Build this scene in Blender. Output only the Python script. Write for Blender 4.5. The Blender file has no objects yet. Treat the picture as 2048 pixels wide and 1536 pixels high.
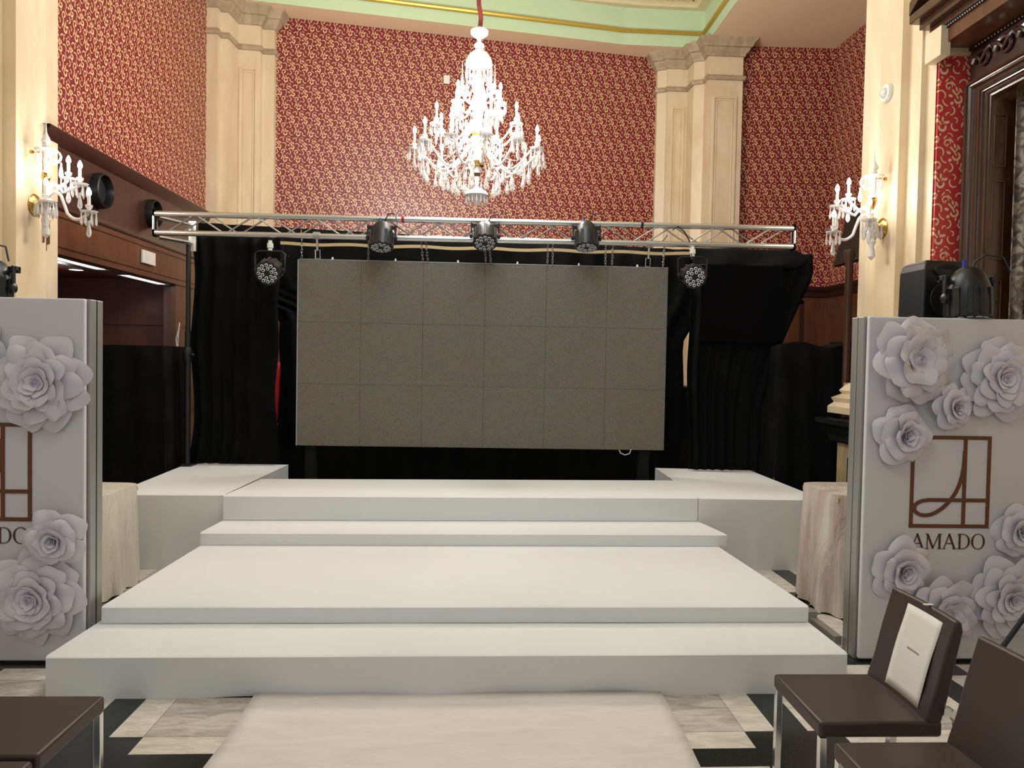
import bpy, bmesh, math, random
from mathutils import Vector, Matrix
random.seed(7)
S = bpy.context.scene
COL = S.collection
PI = math.pi

# ------------------------------------------------------------------ camera
F, EYE = 1500.0, 1.65
PSI = math.atan(66 / F); PIT = math.atan(42.8 / F); ROLL = .0185
fw = Vector((math.sin(PSI) * math.cos(PIT), math.cos(PSI) * math.cos(PIT), -math.sin(PIT)))
r0 = Vector((math.cos(PSI), -math.sin(PSI), 0)); u0 = r0.cross(fw)
rt = math.cos(ROLL) * r0 + math.sin(ROLL) * u0
up = math.cos(ROLL) * u0 - math.sin(ROLL) * r0
cam = bpy.data.cameras.new('camera'); co = bpy.data.objects.new('camera', cam); COL.objects.link(co)
cam.sensor_width = 36; cam.lens = F / 2048 * 36; cam.clip_start = .05; cam.clip_end = 100
co.matrix_world = Matrix(((rt.x, up.x, -fw.x, 0), (rt.y, up.y, -fw.y, 0), (rt.z, up.z, -fw.z, EYE), (0, 0, 0, 1)))
S.camera = co
def at(px, py, y):
    """measure: the point of the depth plane y seen at a pixel of the photograph"""
    v = fw + rt * ((px - 1024) / F) + up * ((768 - py) / F)
    return Vector((0, 0, EYE)) + v * (y / v.y)

# ------------------------------------------------------------------ light
S.view_settings.view_transform = 'Standard'; S.view_settings.look = 'None'
S.view_settings.gamma = 1; S.view_settings.use_curve_mapping = False
S.view_settings.exposure = -0.3
w = bpy.data.worlds.new('hall_light'); S.world = w; w.use_nodes = True
w.node_tree.nodes['Background'].inputs[0].default_value = (.98, .985, 1.0, 1)
w.node_tree.nodes['Background'].inputs[1].default_value = .44
def lamp(name, loc, power, size, col=(1, .965, .925)):
    l = bpy.data.lights.new(name, 'POINT'); l.energy = power; l.shadow_soft_size = size; l.color = col
    o = bpy.data.objects.new(name, l); o.location = loc; COL.objects.link(o); return o
lamp('hall_fill_light', (-.2, 1.6, 5.2), 120, .55, (.84, .94, 1.0))  # unseen fill lamps added over the hall, no fixture behind them
lamp('hall_fill_light', (-.2, -3.6, 4.6), 70, .55, (.86, .95, 1.0))
lamp('hall_fill_light', (.1, 4.9, 5.3), 320, 1.1, (.86, .935, 1.0))  # added overhead fill above the steps, out of view
for a_ in (.5, 2.6, 4.7): lamp('chandelier_light', (-.05 + .48 * math.cos(a_), 7.5 + .48 * math.sin(a_), 4.2), 165, .22, (1, .955, .89))

# ------------------------------------------------------------------ helpers
def lin(c): return tuple(((v / 255) / 12.92 if v / 255 <= .04045 else ((v / 255 + .055) / 1.055) ** 2.4) for v in c) + (1,)
class NT:
    def __init__(s, m): s.t = m.node_tree; s.b = s.t.nodes['Principled BSDF']
    def n(s, ty, **k):
        x = s.t.nodes.new(ty)
        for a, b in k.items(): setattr(x, a, b)
        return x
    def l(s, a, b): s.t.links.new(a, b)
    def put(s, i, v):
        if hasattr(v, 'is_output'): s.l(v, i)
        elif v is not None: i.default_value = v
    def m(s, op, a, b=None, c=None, clamp=False):
        x = s.n('ShaderNodeMath', operation=op, use_clamp=clamp)
        s.put(x.inputs[0], a); s.put(x.inputs[1], b); s.put(x.inputs[2], c); return x.outputs[0]
    def v(s, op, a, b=None, c=None, out=0):
        x = s.n('ShaderNodeVectorMath', operation=op)
        s.put(x.inputs[0], a); s.put(x.inputs[1], b); s.put(x.inputs[2], c); return x.outputs[out]
    def mix(s, f, a, b):
        x = s.n('ShaderNodeMix', data_type='RGBA'); s.put(x.inputs[0], f); s.put(x.inputs[6], a); s.put(x.inputs[7], b); return x.outputs[2]
    def pos(s): return s.n('ShaderNodeNewGeometry').outputs['Position']
    def noise(s, vec, sc, det=3, rough=.5, dist=0):
        x = s.n('ShaderNodeTexNoise'); s.put(x.inputs['Vector'], vec); x.inputs['Scale'].default_value = sc
        x.inputs['Detail'].default_value = det; x.inputs['Roughness'].default_value = rough; x.inputs['Distortion'].default_value = dist
        return x.outputs[0]
    def ramp(s, f, stops):
        x = s.n('ShaderNodeValToRGB'); e = x.color_ramp.elements
        while len(e) < len(stops): e.new(.5)
        for i, (p, c) in enumerate(stops): e[i].position = p; e[i].color = c
        s.l(f, x.inputs[0]); return x.outputs[0]
    def bump(s, h, st, d=.01):
        x = s.n('ShaderNodeBump'); x.inputs['Strength'].default_value = st; x.inputs['Distance'].default_value = d
        s.l(h, x.inputs['Height']); s.l(x.outputs[0], s.b.inputs['Normal'])
MATS = {}
def mat(name, c, rough=.6, metal=0, spec=.5, trans=0, emit=None, es=0, ior=None, coat=0):
    m = bpy.data.materials.new(name); m.use_nodes = True; b = m.node_tree.nodes['Principled BSDF']
    b.inputs['Base Color'].default_value = lin(c); b.inputs['Roughness'].default_value = rough; b.inputs['Metallic'].default_value = metal
    b.inputs['Specular IOR Level'].default_value = spec; b.inputs['Transmission Weight'].default_value = trans
    b.inputs['Coat Weight'].default_value = coat; b.inputs['Coat Roughness'].default_value = .15
    if ior: b.inputs['IOR'].default_value = ior
    if emit: b.inputs['Emission Color'].default_value = lin(emit); b.inputs['Emission Strength'].default_value = es
    MATS[name] = m; return m
def wood(name, c1, c2, rough=.35, coat=.25, grain=(2, 2, 14)):
    m = mat(name, c1, rough, coat=coat); t = NT(m)
    q = t.v('MULTIPLY', t.pos(), (14 / grain[0], 14 / grain[1], 14 / grain[2]))
    f = t.noise(q, 1.6, 5, .6, 1.2)
    t.l(t.ramp(f, [(.3, lin(c1)), (.7, lin(c2))]), t.b.inputs['Base Color']); return m
def stone(name, c1, c2, rough=.45, sc=2.2):
    m = mat(name, c1, rough); t = NT(m); q = t.v('MULTIPLY', t.pos(), (1, 1, .35))
    f = t.noise(q, sc, 5, .6, 1.5)
    t.l(t.ramp(f, [(.35, lin(c1)), (.65, lin(c2))]), t.b.inputs['Base Color']); return m
M = MATS
stone('cream_stone', (226, 206, 176), (214, 190, 156))
stone('capital_stone', (188, 168, 138), (160, 140, 112), .55, 5)
stone('fireplace_stone', (176, 156, 120), (150, 130, 98), .4, 8)
mat('black_marble', (30, 33, 33), .2)
wood('red_wood', (74, 30, 24), (96, 40, 32), .55, .05)
wood('brown_wood', (78, 42, 24), (104, 60, 34))
wood('dark_wood', (46, 25, 20), (62, 34, 28), .3, .2)
wood('door_wood', (58, 35, 23), (80, 50, 33), .22, .5)
mat('carved_wood', (56, 36, 26), .2, coat=.6)
mat('black_cloth', (11, 11, 12), .95, spec=.12)
t = NT(M['black_cloth']); t.l(t.ramp(t.noise(t.pos(), 4, 4), [(.35, lin((8, 8, 9))), (.75, lin((19, 19, 20)))]), t.b.inputs['Base Color'])
mat('charcoal_cloth', (24, 25, 27), .9, spec=.15)
mat('ribbed_gloss', (5, 5, 7), .2, spec=.05)
t = NT(M['ribbed_gloss']); sx = t.n('ShaderNodeSeparateXYZ'); t.l(t.pos(), sx.inputs[0])
t.bump(t.m('SINE', t.m('MULTIPLY', sx.outputs[0], 480.)), .3, .002)
m = mat('white_carpet', (226, 226, 223), .95, spec=.15); t = NT(m)
f1 = t.noise(t.pos(), 1.3, 4, .6); f2 = t.noise(t.v('MULTIPLY', t.pos(), (1, 3.5, 1)), 5, 5, .7, .8)
c = t.mix(t.m('MULTIPLY', f1, .5), lin((228, 230, 232)), lin((218, 219, 220)))
sp = t.m('MULTIPLY', t.m('SUBTRACT', f2, .66, clamp=True), 4., clamp=True)
t.l(t.mix(t.m('MULTIPLY', sp, .45), c, lin((168, 160, 150))), t.b.inputs['Base Color'])
t.bump(t.noise(t.pos(), 260, 2), .25, .004)
m = mat('white_runner', (214, 210, 205), .9, spec=.2); t = NT(m)
t.l(t.mix(t.noise(t.v('MULTIPLY', t.pos(), (1, 4, 1)), 3, 5, .6, 1), lin((226, 222, 218)), lin((196, 190, 184))), t.b.inputs['Base Color'])
t.bump(t.noise(t.v('MULTIPLY', t.pos(), (1, 3, 1)), 6, 4, .6, 1), .3, .01)
m = mat('draped_plastic', (206, 192, 180), .3, spec=.5); t = NT(m)
t.l(t.ramp(t.noise(t.v('MULTIPLY', t.pos(), (6, 6, 1)), 1.5, 4), [(.35, lin((214, 206, 196))), (.65, lin((190, 164, 154)))]), t.b.inputs['Base Color'])
t.bump(t.noise(t.v('MULTIPLY', t.pos(), (1, 1, .2)), 12, 4, .6, 1.), 1., .03)
m = mat('draped_satin', (222, 214, 200), .32, spec=.5); t = NT(m)
t.bump(t.noise(t.v('MULTIPLY', t.pos(), (1, 1, .2)), 9, 4, .6, 1.), 1., .035)
mat('paper_white', (222, 218, 226), .75, spec=.25)
mat('banner_white', (218, 216, 220), .6, spec=.3)
mat('sheet_white', (232, 228, 220), .7)
mat('sheet_grey', (150, 146, 140), .7)
mat('copper_ink', (108, 62, 36), .5)
mat('dark_copper_ink', (76, 40, 30), .5)
mat('aluminium', (206, 206, 204), .32, 1)
mat('aluminium_dull', (172, 172, 168), .5, .85)
mat('chrome', (232, 232, 232), .14, 1)
mat('steel_chain', (150, 150, 150), .3, 1)
mat('black_plastic', (20, 20, 22), .38)
mat('black_grille', (12, 12, 13), .6)
mat('black_metal', (16, 16, 18), .45)
mat('led_lens', (225, 228, 235), .1, spec=.8)
mat('blue_plastic', (38, 52, 150), .4)
mat('red_plastic', (160, 20, 24), .4)
mat('red_fabric', (190, 16, 36), .6)
m = mat('leather', (60, 50, 46), .42, spec=.45); t = NT(m); t.bump(t.noise(t.pos(), 420, 2), .15, .002)
mat('brass', (196, 160, 84), .2, 1)
mat('crystal', (255, 255, 255), .04, spec=.7, trans=.72, ior=1.45)
mat('crystal_frost', (245, 242, 240), .12, spec=.8, trans=.35)
mat('candle_white', (235, 232, 225), .4)
mat('bulb_glow', (255, 250, 240), .3, emit=(255, 246, 228), es=26)
mat('tube_light', (255, 255, 255), .3, emit=(240, 246, 255), es=3.2)
mat('green_plaster', (198, 218, 182), .6)
mat('beige_plaster', (240, 216, 182), .7)
mat('cream_plaster', (222, 206, 166), .6)
mat('gold_leaf', (200, 166, 74), .38, .45)
mat('white_plastic', (225, 222, 214), .4)
mat('cable_grey', (120, 112, 100), .6)
mat('cable_black', (14, 14, 14), .5)
mat('red_rope', (112, 34, 30), .7)
mat('tan_wood', (196, 172, 128), .6)
m = mat('floral_curtain', (120, 108, 98), .7); t = NT(m)
t.l(t.ramp(t.noise(t.pos(), 9, 3, .5, 2), [(.42, lin((84, 74, 66))), (.58, lin((158, 146, 134)))]), t.b.inputs['Base Color'])

# led screen: tiny dots on a grey-brown face, faint tone blocks
m = mat('led_face', (104, 101, 92), .42, spec=.5); t = NT(m); sx = t.n('ShaderNodeSeparateXYZ'); t.l(t.pos(), sx.inputs[0])
K = 2 * PI / .021
g = t.m('MULTIPLY', t.m('SINE', t.m('MULTIPLY', sx.outputs[0], K)), t.m('SINE', t.m('MULTIPLY', sx.outputs[2], K)))
g = t.m('MULTIPLY_ADD', t.m('ABSOLUTE', g), .8, -.15, clamp=True)
vor = t.n('ShaderNodeTexVoronoi'); vor.inputs['Scale'].default_value = 120; t.l(t.pos(), vor.inputs['Vector'])
hue = t.mix(.10, lin((104, 100, 88)), vor.outputs['Color'])
big = t.noise(t.pos(), 1.1, 2)
hue = t.mix(big, hue, t.mix(.35, hue, lin((112, 96, 84))))
t.l(t.mix(g, hue, lin((52, 50, 44))), t.b.inputs['Base Color'])
wn = t.n('ShaderNodeTexWhiteNoise'); t.l(t.v('SNAP', t.pos(), (.009, .5, .009)), wn.inputs['Vector'])
t.l(t.m('MULTIPLY_ADD', wn.outputs[0], .35, .25), t.b.inputs['Roughness'])
t.bump(t.m('ADD', g, t.m('MULTIPLY', wn.outputs[0], .6)), .5, .004)

# floor: slabs ringed by light and black marble strips
m = mat('marble_floor', (200, 194, 184), .22, spec=.5); t = NT(m)
sx = t.n('ShaderNodeSeparateXYZ'); t.l(t.pos(), sx.inputs[0])
U, A = .1465, .5915; PER = A + 3 * U
def cell(s, start):
    q = t.m('DIVIDE', t.m('SUBTRACT', s, start), PER); fr = t.m('FRACT', q); return t.m('MULTIPLY', fr, PER), t.m('FLOOR', q)
yy = t.m('MULTIPLY_ADD', sx.outputs[0], -.012, sx.outputs[1])
cx, ix = cell(sx.outputs[0], -1.426 - 2 * U - PER * 6); cy, iy = cell(yy, 3.285 - 2 * U - PER * 8)
# order along each axis: black [0,U] light [U,2U] slab [2U,2U+A] light [.., +U]
def band(s, a, b): return t.m('MULTIPLY', t.m('GREATER_THAN', s, a), t.m('LESS_THAN', s, b))
bx_, by_ = t.m('LESS_THAN', cx, U), t.m('LESS_THAN', cy, U)
sbx, sby = band(cx, 2 * U, 2 * U + A), band(cy, 2 * U, 2 * U + A)
corner = t.m('MULTIPLY', t.m('SUBTRACT', 1., sbx), t.m('SUBTRACT', 1., sby))
blk = t.m('MAXIMUM', t.m('MAXIMUM', bx_, by_), corner)
slab = t.m('MULTIPLY', sbx, sby)
cmb = t.n('ShaderNodeCombineXYZ'); t.l(ix, cmb.inputs[0]); t.l(iy, cmb.inputs[1])
wn = t.n('ShaderNodeTexWhiteNoise'); t.l(cmb.outputs[0], wn.inputs['Vector'])
vein = t.noise(t.v('MULTIPLY', t.v('ADD', t.pos(), wn.outputs['Color']), (1.2, 4, 1)), 3.5, 6, .62, 1.6)
grey = t.ramp(vein, [(.35, lin((150, 146, 138))), (.62, lin((196, 190, 180)))])
beig = t.ramp(vein, [(.35, lin((192, 184, 172))), (.62, lin((222, 216, 206)))])
base = t.mix(t.m('MULTIPLY', slab, .85), beig, grey)
spk = t.noise(t.pos(), 130, 2, .5)
blackc = t.ramp(spk, [(.62, lin((28, 33, 32))), (.76, lin((70, 76, 74)))])
col = t.mix(blk, base, blackc)
def edge(s, v): return t.m('LESS_THAN', t.m('ABSOLUTE', t.m('SUBTRACT', s, v)), .0016)
gr = edge(cx, U)
for s_ in (cx, cy):
    for v_ in (U, 2 * U, 2 * U + A, .001): gr = t.m('MAXIMUM', gr, edge(s_, v_))
t.l(t.mix(t.m('MULTIPLY', gr, .8), col, t.mix(blk, lin((92, 86, 78)), lin((38, 42, 41)))), t.b.inputs['Base Color'])

# wallpaper: scrolls and blossoms, gold on burgundy
def wallpaper(name, W, H, bg, fg):
    m = mat(name, bg, .48, spec=.5); t = NT(m)
    uv = t.n('ShaderNodeTexCoord').outputs['UV']
    sc = 1.0 / W
    ky = 2.04 / (H / W)
    p = t.v('MULTIPLY', uv, (sc, sc * ky, 0))
    acc = [None]
    def add(x): acc[0] = x if acc[0] is None else t.m('MAXIMUM', acc[0], x)
    def rel(cx, cy):
        cy = cy - (cx - 480) * 30 / 360
        q = t.v('SUBTRACT', p, (cx / 360, -cy / 360, 0))
        return t.v('WRAP', q, (.5, 1.02, 1), (-.5, -1.02, -1))
    def arc(cx, cy, r, mid, half, wd=13):
        q = rel(cx, cy); L = t.v('LENGTH', q, out=1)
        d = t.m('ABSOLUTE', t.m('SUBTRACT', L, r / 360))
        dt = t.v('DOT_PRODUCT', q, (math.cos(math.radians(mid)), math.sin(math.radians(mid)), 0), out=1)
        ang = t.m('MULTIPLY_ADD', L, -math.cos(math.radians(half)), dt)   # >0 inside
        wdt = t.m('MULTIPLY_ADD', t.m('MULTIPLY', ang, 1.0, clamp=True), .06, wd / 360 * .58)
        add(t.m('MULTIPLY', t.m('LESS_THAN', d, wdt), t.m('GREATER_THAN', ang, 0.)))
    def petal(cx, cy, a, b, ang):
        q = rel(cx, cy); c, s = math.cos(math.radians(ang)), math.sin(math.radians(ang))
        d1 = t.v('DOT_PRODUCT', q, (c * 360 / a, s * 360 / a, 0), out=1)
        d2 = t.v('DOT_PRODUCT', q, (-s * 360 / b, c * 360 / b, 0), out=1)
        add(t.m('LESS_THAN', t.m('ADD', t.m('MULTIPLY', d1, d1), t.m('MULTIPLY', d2, d2)), 1.))
    # crown blossom
    arc(625, 695, 44, 270, 115, 22)
    for c in ((560, 600, 34, 15, 120), (592, 638, 34, 14, 130), (628, 596, 36, 14, 92), (690, 640, 32, 18, 20), (530, 650, 40, 12, 75), (652, 640, 26, 11, 60)): petal(*c)
    # daisy blossom
    arc(465, 318, 46, 300, 120, 20)
    for c in ((362, 268, 30, 19, -20), (402, 215, 32, 15, -48), (442, 186, 32, 14, -75), (494, 205, 36, 14, 125), (432, 250, 32, 13, -40), (455, 290, 30, 11, -60), (470, 235, 28, 11, 60)): petal(*c)
    # scrolls
    arc(590, 285, 62, 50, 88); arc(700, 350, 78, 222, 44); arc(728, 490, 54, -10, 82); arc(700, 545, 30, 130, 70)
    arc(572, 455, 42, 60, 150); petal(545, 520, 62, 12, -50); petal(590, 478, 14, 13, 0)
    arc(430, 590, 34, 20, 85); arc(445, 660, 58, 225, 80); arc(532, 125, 55, 90, 85); petal(572, 140, 26, 12, 85)
    arc(702, 172, 40, 130, 150, 10); petal(705, 190, 12, 12, 0); petal(752, 140, 44, 11, -42)
    petal(668, 95, 34, 10, 50); arc(720, 95, 46, 60, 55, 10); petal(742, 396, 24, 20, 35); petal(486, 405, 24, 12, 70); petal(602, 790, 16, 12, 100)
    nz = t.noise(t.v('MULTIPLY', uv, (1, 1, 0)), 14, 2)
    gold = t.mix(nz, lin(fg), lin(tuple(int(v * .86) for v in fg)))
    t.l(t.mix(acc[0], lin(bg), gold), t.b.inputs['Base Color'])
    t.l(t.m('MULTIPLY_ADD', acc[0], -.06, .44), t.b.inputs['Roughness'])
    return m
wallpaper('wallpaper', .1745, .3675, (118, 28, 34), (250, 206, 158))
wallpaper('wallpaper_lamplit', .215, .44, (196, 56, 58), (252, 206, 156))  # lamp light on the strip by the door is put into these brighter colours

class MB:
    def __init__(s): s.v = []; s.f = []; s.uv = {}
    def add(s, vs, fs, T=None):
        b = len(s.v)
        s.v += [tuple(T @ Vector(q)) if T else tuple(q) for q in vs]; s.f += [tuple(b + i for i in f) for f in fs]; return s
    def box(s, x0, x1, y0, y1, z0, z1, T=None):
        return s.add([(x, y, z) for x in (x0, x1) for y in (y0, y1) for z in (z0, z1)],
                     [(0, 1, 3, 2), (4, 6, 7, 5), (0, 4, 5, 1), (2, 3, 7, 6), (0, 2, 6, 4), (1, 5, 7, 3)], T)
    def prism(s, poly, z0, z1, T=None):
        n = len(poly); vs = [(x, y, z0) for x, y in poly] + [(x, y, z1) for x, y in poly]
        return s.add(vs, [tuple(range(n))[::-1], tuple(range(n, 2 * n))] + [(i, (i + 1) % n, n + (i + 1) % n, n + i) for i in range(n)], T)
    def tube(s, pts, r, n=10, cap=True, T=None):
        pts = [Vector(p) for p in pts]; rs = r if isinstance(r, (list, tuple)) else [r] * len(pts); vs = []; nr = None
        for i, p in enumerate(pts):
            d = (pts[min(i + 1, len(pts) - 1)] - pts[max(i - 1, 0)]).normalized()
            if nr is None: nr = d.orthogonal().normalized()
            else: nr = (nr - d * nr.dot(d)); nr = nr.normalized() if nr.length > 1e-6 else d.orthogonal().normalized()
            b = d.cross(nr)
            vs += [p + rs[i] * (nr * math.cos(2 * PI * k / n) + b * math.sin(2 * PI * k / n)) for k in range(n)]
        fs = [(i * n + k, i * n + (k + 1) % n, (i + 1) * n + (k + 1) % n, (i + 1) * n + k) for i in range(len(pts) - 1) for k in range(n)]
        if cap: fs += [tuple(range(n))[::-1], tuple(range((len(pts) - 1) * n, len(pts) * n))]
        return s.add(vs, fs, T)
    def lathe(s, prof, n=16, T=None, c=(0, 0)):
        vs = [(c[0] + r * math.cos(2 * PI * k / n), c[1] + r * math.sin(2 * PI * k / n), z) for r, z in prof for k in range(n)]
        fs = [(i * n + k, i * n + (k + 1) % n, (i + 1) * n + (k + 1) % n, (i + 1) * n + k) for i in range(len(prof) - 1) for k in range(n)]
        fs += [tuple(range(n))[::-1], tuple(range((len(prof) - 1) * n, len(prof) * n))]
        return s.add(vs, fs, T)
    def sweep(s, path, prof, closed=False, mp=None, capends=True):
        """path 2D, prof (offset to the right of travel, height); mp maps (a, b, h) to 3D"""
        n = len(path); P = [Vector(p) for p in path]; off = []
        for i in range(n):
            a = P[i - 1] if (i > 0 or closed) else None; b = P[(i + 1) % n] if (i < n - 1 or closed) else None
            d1 = (P[i] - a).normalized() if a is not None else None; d2 = (b - P[i]).normalized() if b is not None else None
            if d1 is None: d1 = d2
            if d2 is None: d2 = d1
            n1, n2 = Vector((d1.y, -d1.x)), Vector((d2.y, -d2.x)); m_ = n1 + n2
            m_ = m_.normalized() if m_.length > 1e-6 else n1
            off.append(m_ / max(.25, m_.dot(n1)))
        vs = []
        for i in range(n):
            for o, h in prof:
                q = P[i] + off[i] * o; vs.append(mp(q.x, q.y, h) if mp else (q.x, q.y, h))
        k = len(prof); fs = []
        for i in range(n if closed else n - 1):
            j = (i + 1) % n
            fs += [(i * k + a, i * k + a + 1, j * k + a + 1, j * k + a) for a in range(k - 1)]
        return s.add(vs, fs)
    def grid(s, fn, nu, nv):
        vs = [fn(i / nu, j / nv) for j in range(nv + 1) for i in range(nu + 1)]
        return s.add(vs, [(j * (nu + 1) + i, j * (nu + 1) + i + 1, (j + 1) * (nu + 1) + i + 1, (j + 1) * (nu + 1) + i) for j in range(nv) for i in range(nu)])
    def build(s, name, m, parent=None, smooth=False, bevel=0, solid=0, sub=0, recalc=True, seg=2):
        me = bpy.data.meshes.new(name); me.from_pydata(s.v, [], s.f)
        if recalc:
            bm = bmesh.new(); bm.from_mesh(me); bmesh.ops.recalc_face_normals(bm, faces=bm.faces); bm.to_mesh(me); bm.free()
        me.materials.append(M[m] if isinstance(m, str) else m)
        if smooth:
            me.polygons.foreach_set('use_smooth', [True] * len(me.polygons))
            if smooth != 'all': me.set_sharp_from_angle(angle=math.radians(42))
        o = bpy.data.objects.new(name, me); COL.objects.link(o)
        if parent is not None: o.parent = parent
        if solid: q = o.modifiers.new('thick', 'SOLIDIFY'); q.thickness = solid; q.offset = 0
        if bevel: q = o.modifiers.new('bevel', 'BEVEL'); q.width = bevel; q.segments = seg; q.limit_method = 'ANGLE'
        if sub: q = o.modifiers.new('sub', 'SUBSURF'); q.levels = sub; q.render_levels = sub
        return o
def tag(o, label=None, cat=None, group=None, kind=None):
    if label: o['label'] = label
    if cat: o['category'] = cat
    if group: o['group'] = group
    if kind: o['kind'] = kind
    return o
def st(o): o['kind'] = 'structure'; return o
def thing(name, label, cat, loc=(0, 0, 0), rz=0, group=None, rot=None):
    o = bpy.data.objects.new(name, None); COL.objects.link(o); o.empty_display_size = .1; o.location = loc
    o.rotation_euler = rot if rot else (0, 0, rz)
    return tag(o, label, cat, group)
KIDS = {}
def copy_tree(o, parent=None):
    c = o.copy(); COL.objects.link(c)
    if parent is not None: c.parent = parent
    for ch in list(o.children): copy_tree(ch, c)
    return c
def wallplane(name, pts, m, u0=0):
    """vertical wall along plan points, uv in metres: pts [(x,y)], z0, z1"""
    (path, z0, z1) = pts; me = bpy.data.meshes.new(name); vs = []; L = 0; us = []
    for i, p in enumerate(path):
        if i: L += math.dist(path[i - 1], p)
        vs += [(p[0], p[1], z0), (p[0], p[1], z1)]; us.append(L + u0)
    fs = [(2 * i, 2 * i + 2, 2 * i + 3, 2 * i + 1) for i in range(len(path) - 1)]
    me.from_pydata(vs, [], fs); uvl = me.uv_layers.new(name='uv')
    for k, p in enumerate(me.polygons):
        for li in p.loop_indices:
            vi = me.loops[li].vertex_index; uvl.data[li].uv = (us[vi // 2], vs[vi][2])
    me.materials.append(M[m]); o = bpy.data.objects.new(name, me); COL.objects.link(o)
    q = o.modifiers.new('thick', 'SOLIDIFY'); q.thickness = .06; q.offset = 1 if False else -1
    return st(o)

# ================================================================== ROOM
ZC = 6.40
st(MB().box(-8, 9, -3, 13, -.1, 0).build('floor', 'marble_floor'))
# ceiling with the raised coffer
COF = [(-3.5, -3.0), (-3.5, 10.18), (2.06, 11.19), (3.27, 11.21), (3.27, -3.0)]
c = MB()
def slabq(*q): c.prism(list(q), ZC, ZC + .1)
slabq((-8, -3), (-3.5, -3), (-3.5, 10.18), (-8, 9.4)); slabq((3.27, -3), (9, -3), (9, 12.5), (3.27, 11.21))
slabq((-8, 9.4), (-3.5, 10.18), (-3.5, 13), (-8, 13)); slabq((-3.5, 10.18), (2.06, 11.19), (2.06, 13), (-3.5, 13)); slabq((2.06, 11.19), (3.27, 11.21), (9, 12.5), (9, 13), (2.06, 13))
st(c.build('ceiling', 'beige_plaster'))
st(MB().box(-3.9, 3.9, -3, 11.6, 7.5, 7.6).build('ceiling', 'cream_plaster'))
g = MB().sweep(COF, [(.006, ZC - .004), (.006, ZC + .17), (-.03, ZC + .19), (-.03, ZC + .21), (-.01, ZC + .23), (0, ZC + .6), (-.0, 7.5)])
st(g.build('trim_1', 'green_plaster', bevel=0))
g = MB().sweep(COF, [(0, ZC - .035), (-.0, ZC - .035)]) if False else MB().sweep(COF, [(.012, ZC + .165), (.05, ZC + .175), (.062, ZC + .195), (.05, ZC + .215), (.012, ZC + .225)])
st(g.build('trim_2', 'gold_leaf', smooth=True))
DEN = [(-3.4, -3), (-3.4, 10.1), (-1, 10.62), (1.5, 11.04), (2.4, 11.13), (3.15, 11.13), (3.15, -3)]
g = MB().sweep(DEN, [(-.3, 6.94), (.02, 6.94), (.03, 6.98), (.06, 7.0), (.06, 7.1), (.2, 7.16), (.22, 7.3), (-.3, 7.3)])
for i in range(len(DEN) - 1):
    a, b = Vector(DEN[i]), Vector(DEN[i + 1]); L = (b - a).length; d = (b - a) / L
    if i == 0 or i == len(DEN) - 2: ks = [k for k in range(int(L / .075)) if (a + d * k * .075).y > 8.4]
    else: ks = range(int(L / .075))
    nn = Vector((d.y, -d.x)); ang = math.atan2(d.y, d.x)
    for k in ks:
        q = a + d * (k * .075 + .037) + nn * .085
        g.box(-.021, .021, -.035, .035, 7.0, 7.095, Matrix.Translation((q.x, q.y, 0)) @ Matrix.Rotation(ang, 4, 'Z'))
st(g.build('trim_3', 'cream_plaster'))

# centre back wall (yawed), right bay walls, left wall
CW = [(-3.05, 10.68), (2.95, 11.71)]
wallplane('wall_back', (CW, 2.7, ZC), 'wallpaper', .02)
st(MB().prism([(-3.05, 10.66), (2.95, 11.69), (2.95, 11.8), (-3.05, 10.8)], 0, 2.74).build('wall_back_wainscot', 'brown_wood'))
wallplane('wall_right_bay', ([(3.7, 11.1), (5.215, 11.06), (5.26, 6.0)], 2.86, ZC), 'wallpaper', .05)
wn_ = MB().prism([(3.7, 11.08), (5.20, 11.04), (5.3, 11.2), (3.7, 11.2)], 0, 2.82).prism([(5.19, 6.0), (5.19, 11.04), (5.3, 11.04), (5.3, 6.0)], 0, 2.82)
st(wn_.build('wall_right_wainscot', 'brown_wood'))
st(MB().sweep([(3.7, 11.08), (5.19, 11.04), (5.19, 6.0)], [(0, 2.70), (.02, 2.72), (.03, 2.78), (.07, 2.81), (.08, 2.86), (0, 2.87)]).build('trim_4', 'dark_wood'))
wp = MB()
for x0, x1 in ((4.28, 4.82),):
    wp.box(x0, x0 + .05, 11.03, 11.06, 0, 2.66).box(x1 - .05, x1, 11.03, 11.06, 0, 2.66).box(x0, x1, 11.03, 11.06, 2.60, 2.66)
st(wp.build('trim_5', 'dark_wood'))
XL = -3.60
wallplane('wall_left', ([(XL, 6.3), (XL, 10.2)], 3.42, ZC), 'wallpaper', .09)
# dark fascia with round ducts, beam, soffit
fa = MB().sweep([(XL, 6.3), (XL, 10.05)], [(-.1, 2.86), (.04, 2.86), (.06, 2.88), (.05, 2.91), (.03, 2.94), (.03, 3.40), (.05, 3.42), (.06, 3.46), (.09, 3.50), (.09, 3.52), (-.05, 3.52)])
st(fa.build('trim_6', 'dark_wood', smooth=True))
bm_ = MB().sweep([(XL, 6.3), (XL, 9.95)], [(-.35, 2.50), (.02, 2.50), (.02, 2.55), (.035, 2.56), (.035, 2.80), (.05, 2.81), (.05, 2.855), (-.35, 2.86)])
st(bm_.build('trim_7', 'brown_wood'))
st(MB().box(-7, XL - .35, 6.3, 9.95, 2.56, 2.62).build('ceiling', 'red_wood'))
rw = MB().box(-7, XL - .02, 9.16, 9.3, 0, 2.56)
for z in (1.56, 2.02): rw.box(-7, XL - .1, 9.14, 9.17, z, z + .025)
st(rw.build('wall_left_recess', 'red_wood'))
st(MB().box(-7, -6.9, 5.0, 9.3, 0, 2.6).build('wall_left_outer', 'red_wood'))
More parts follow.
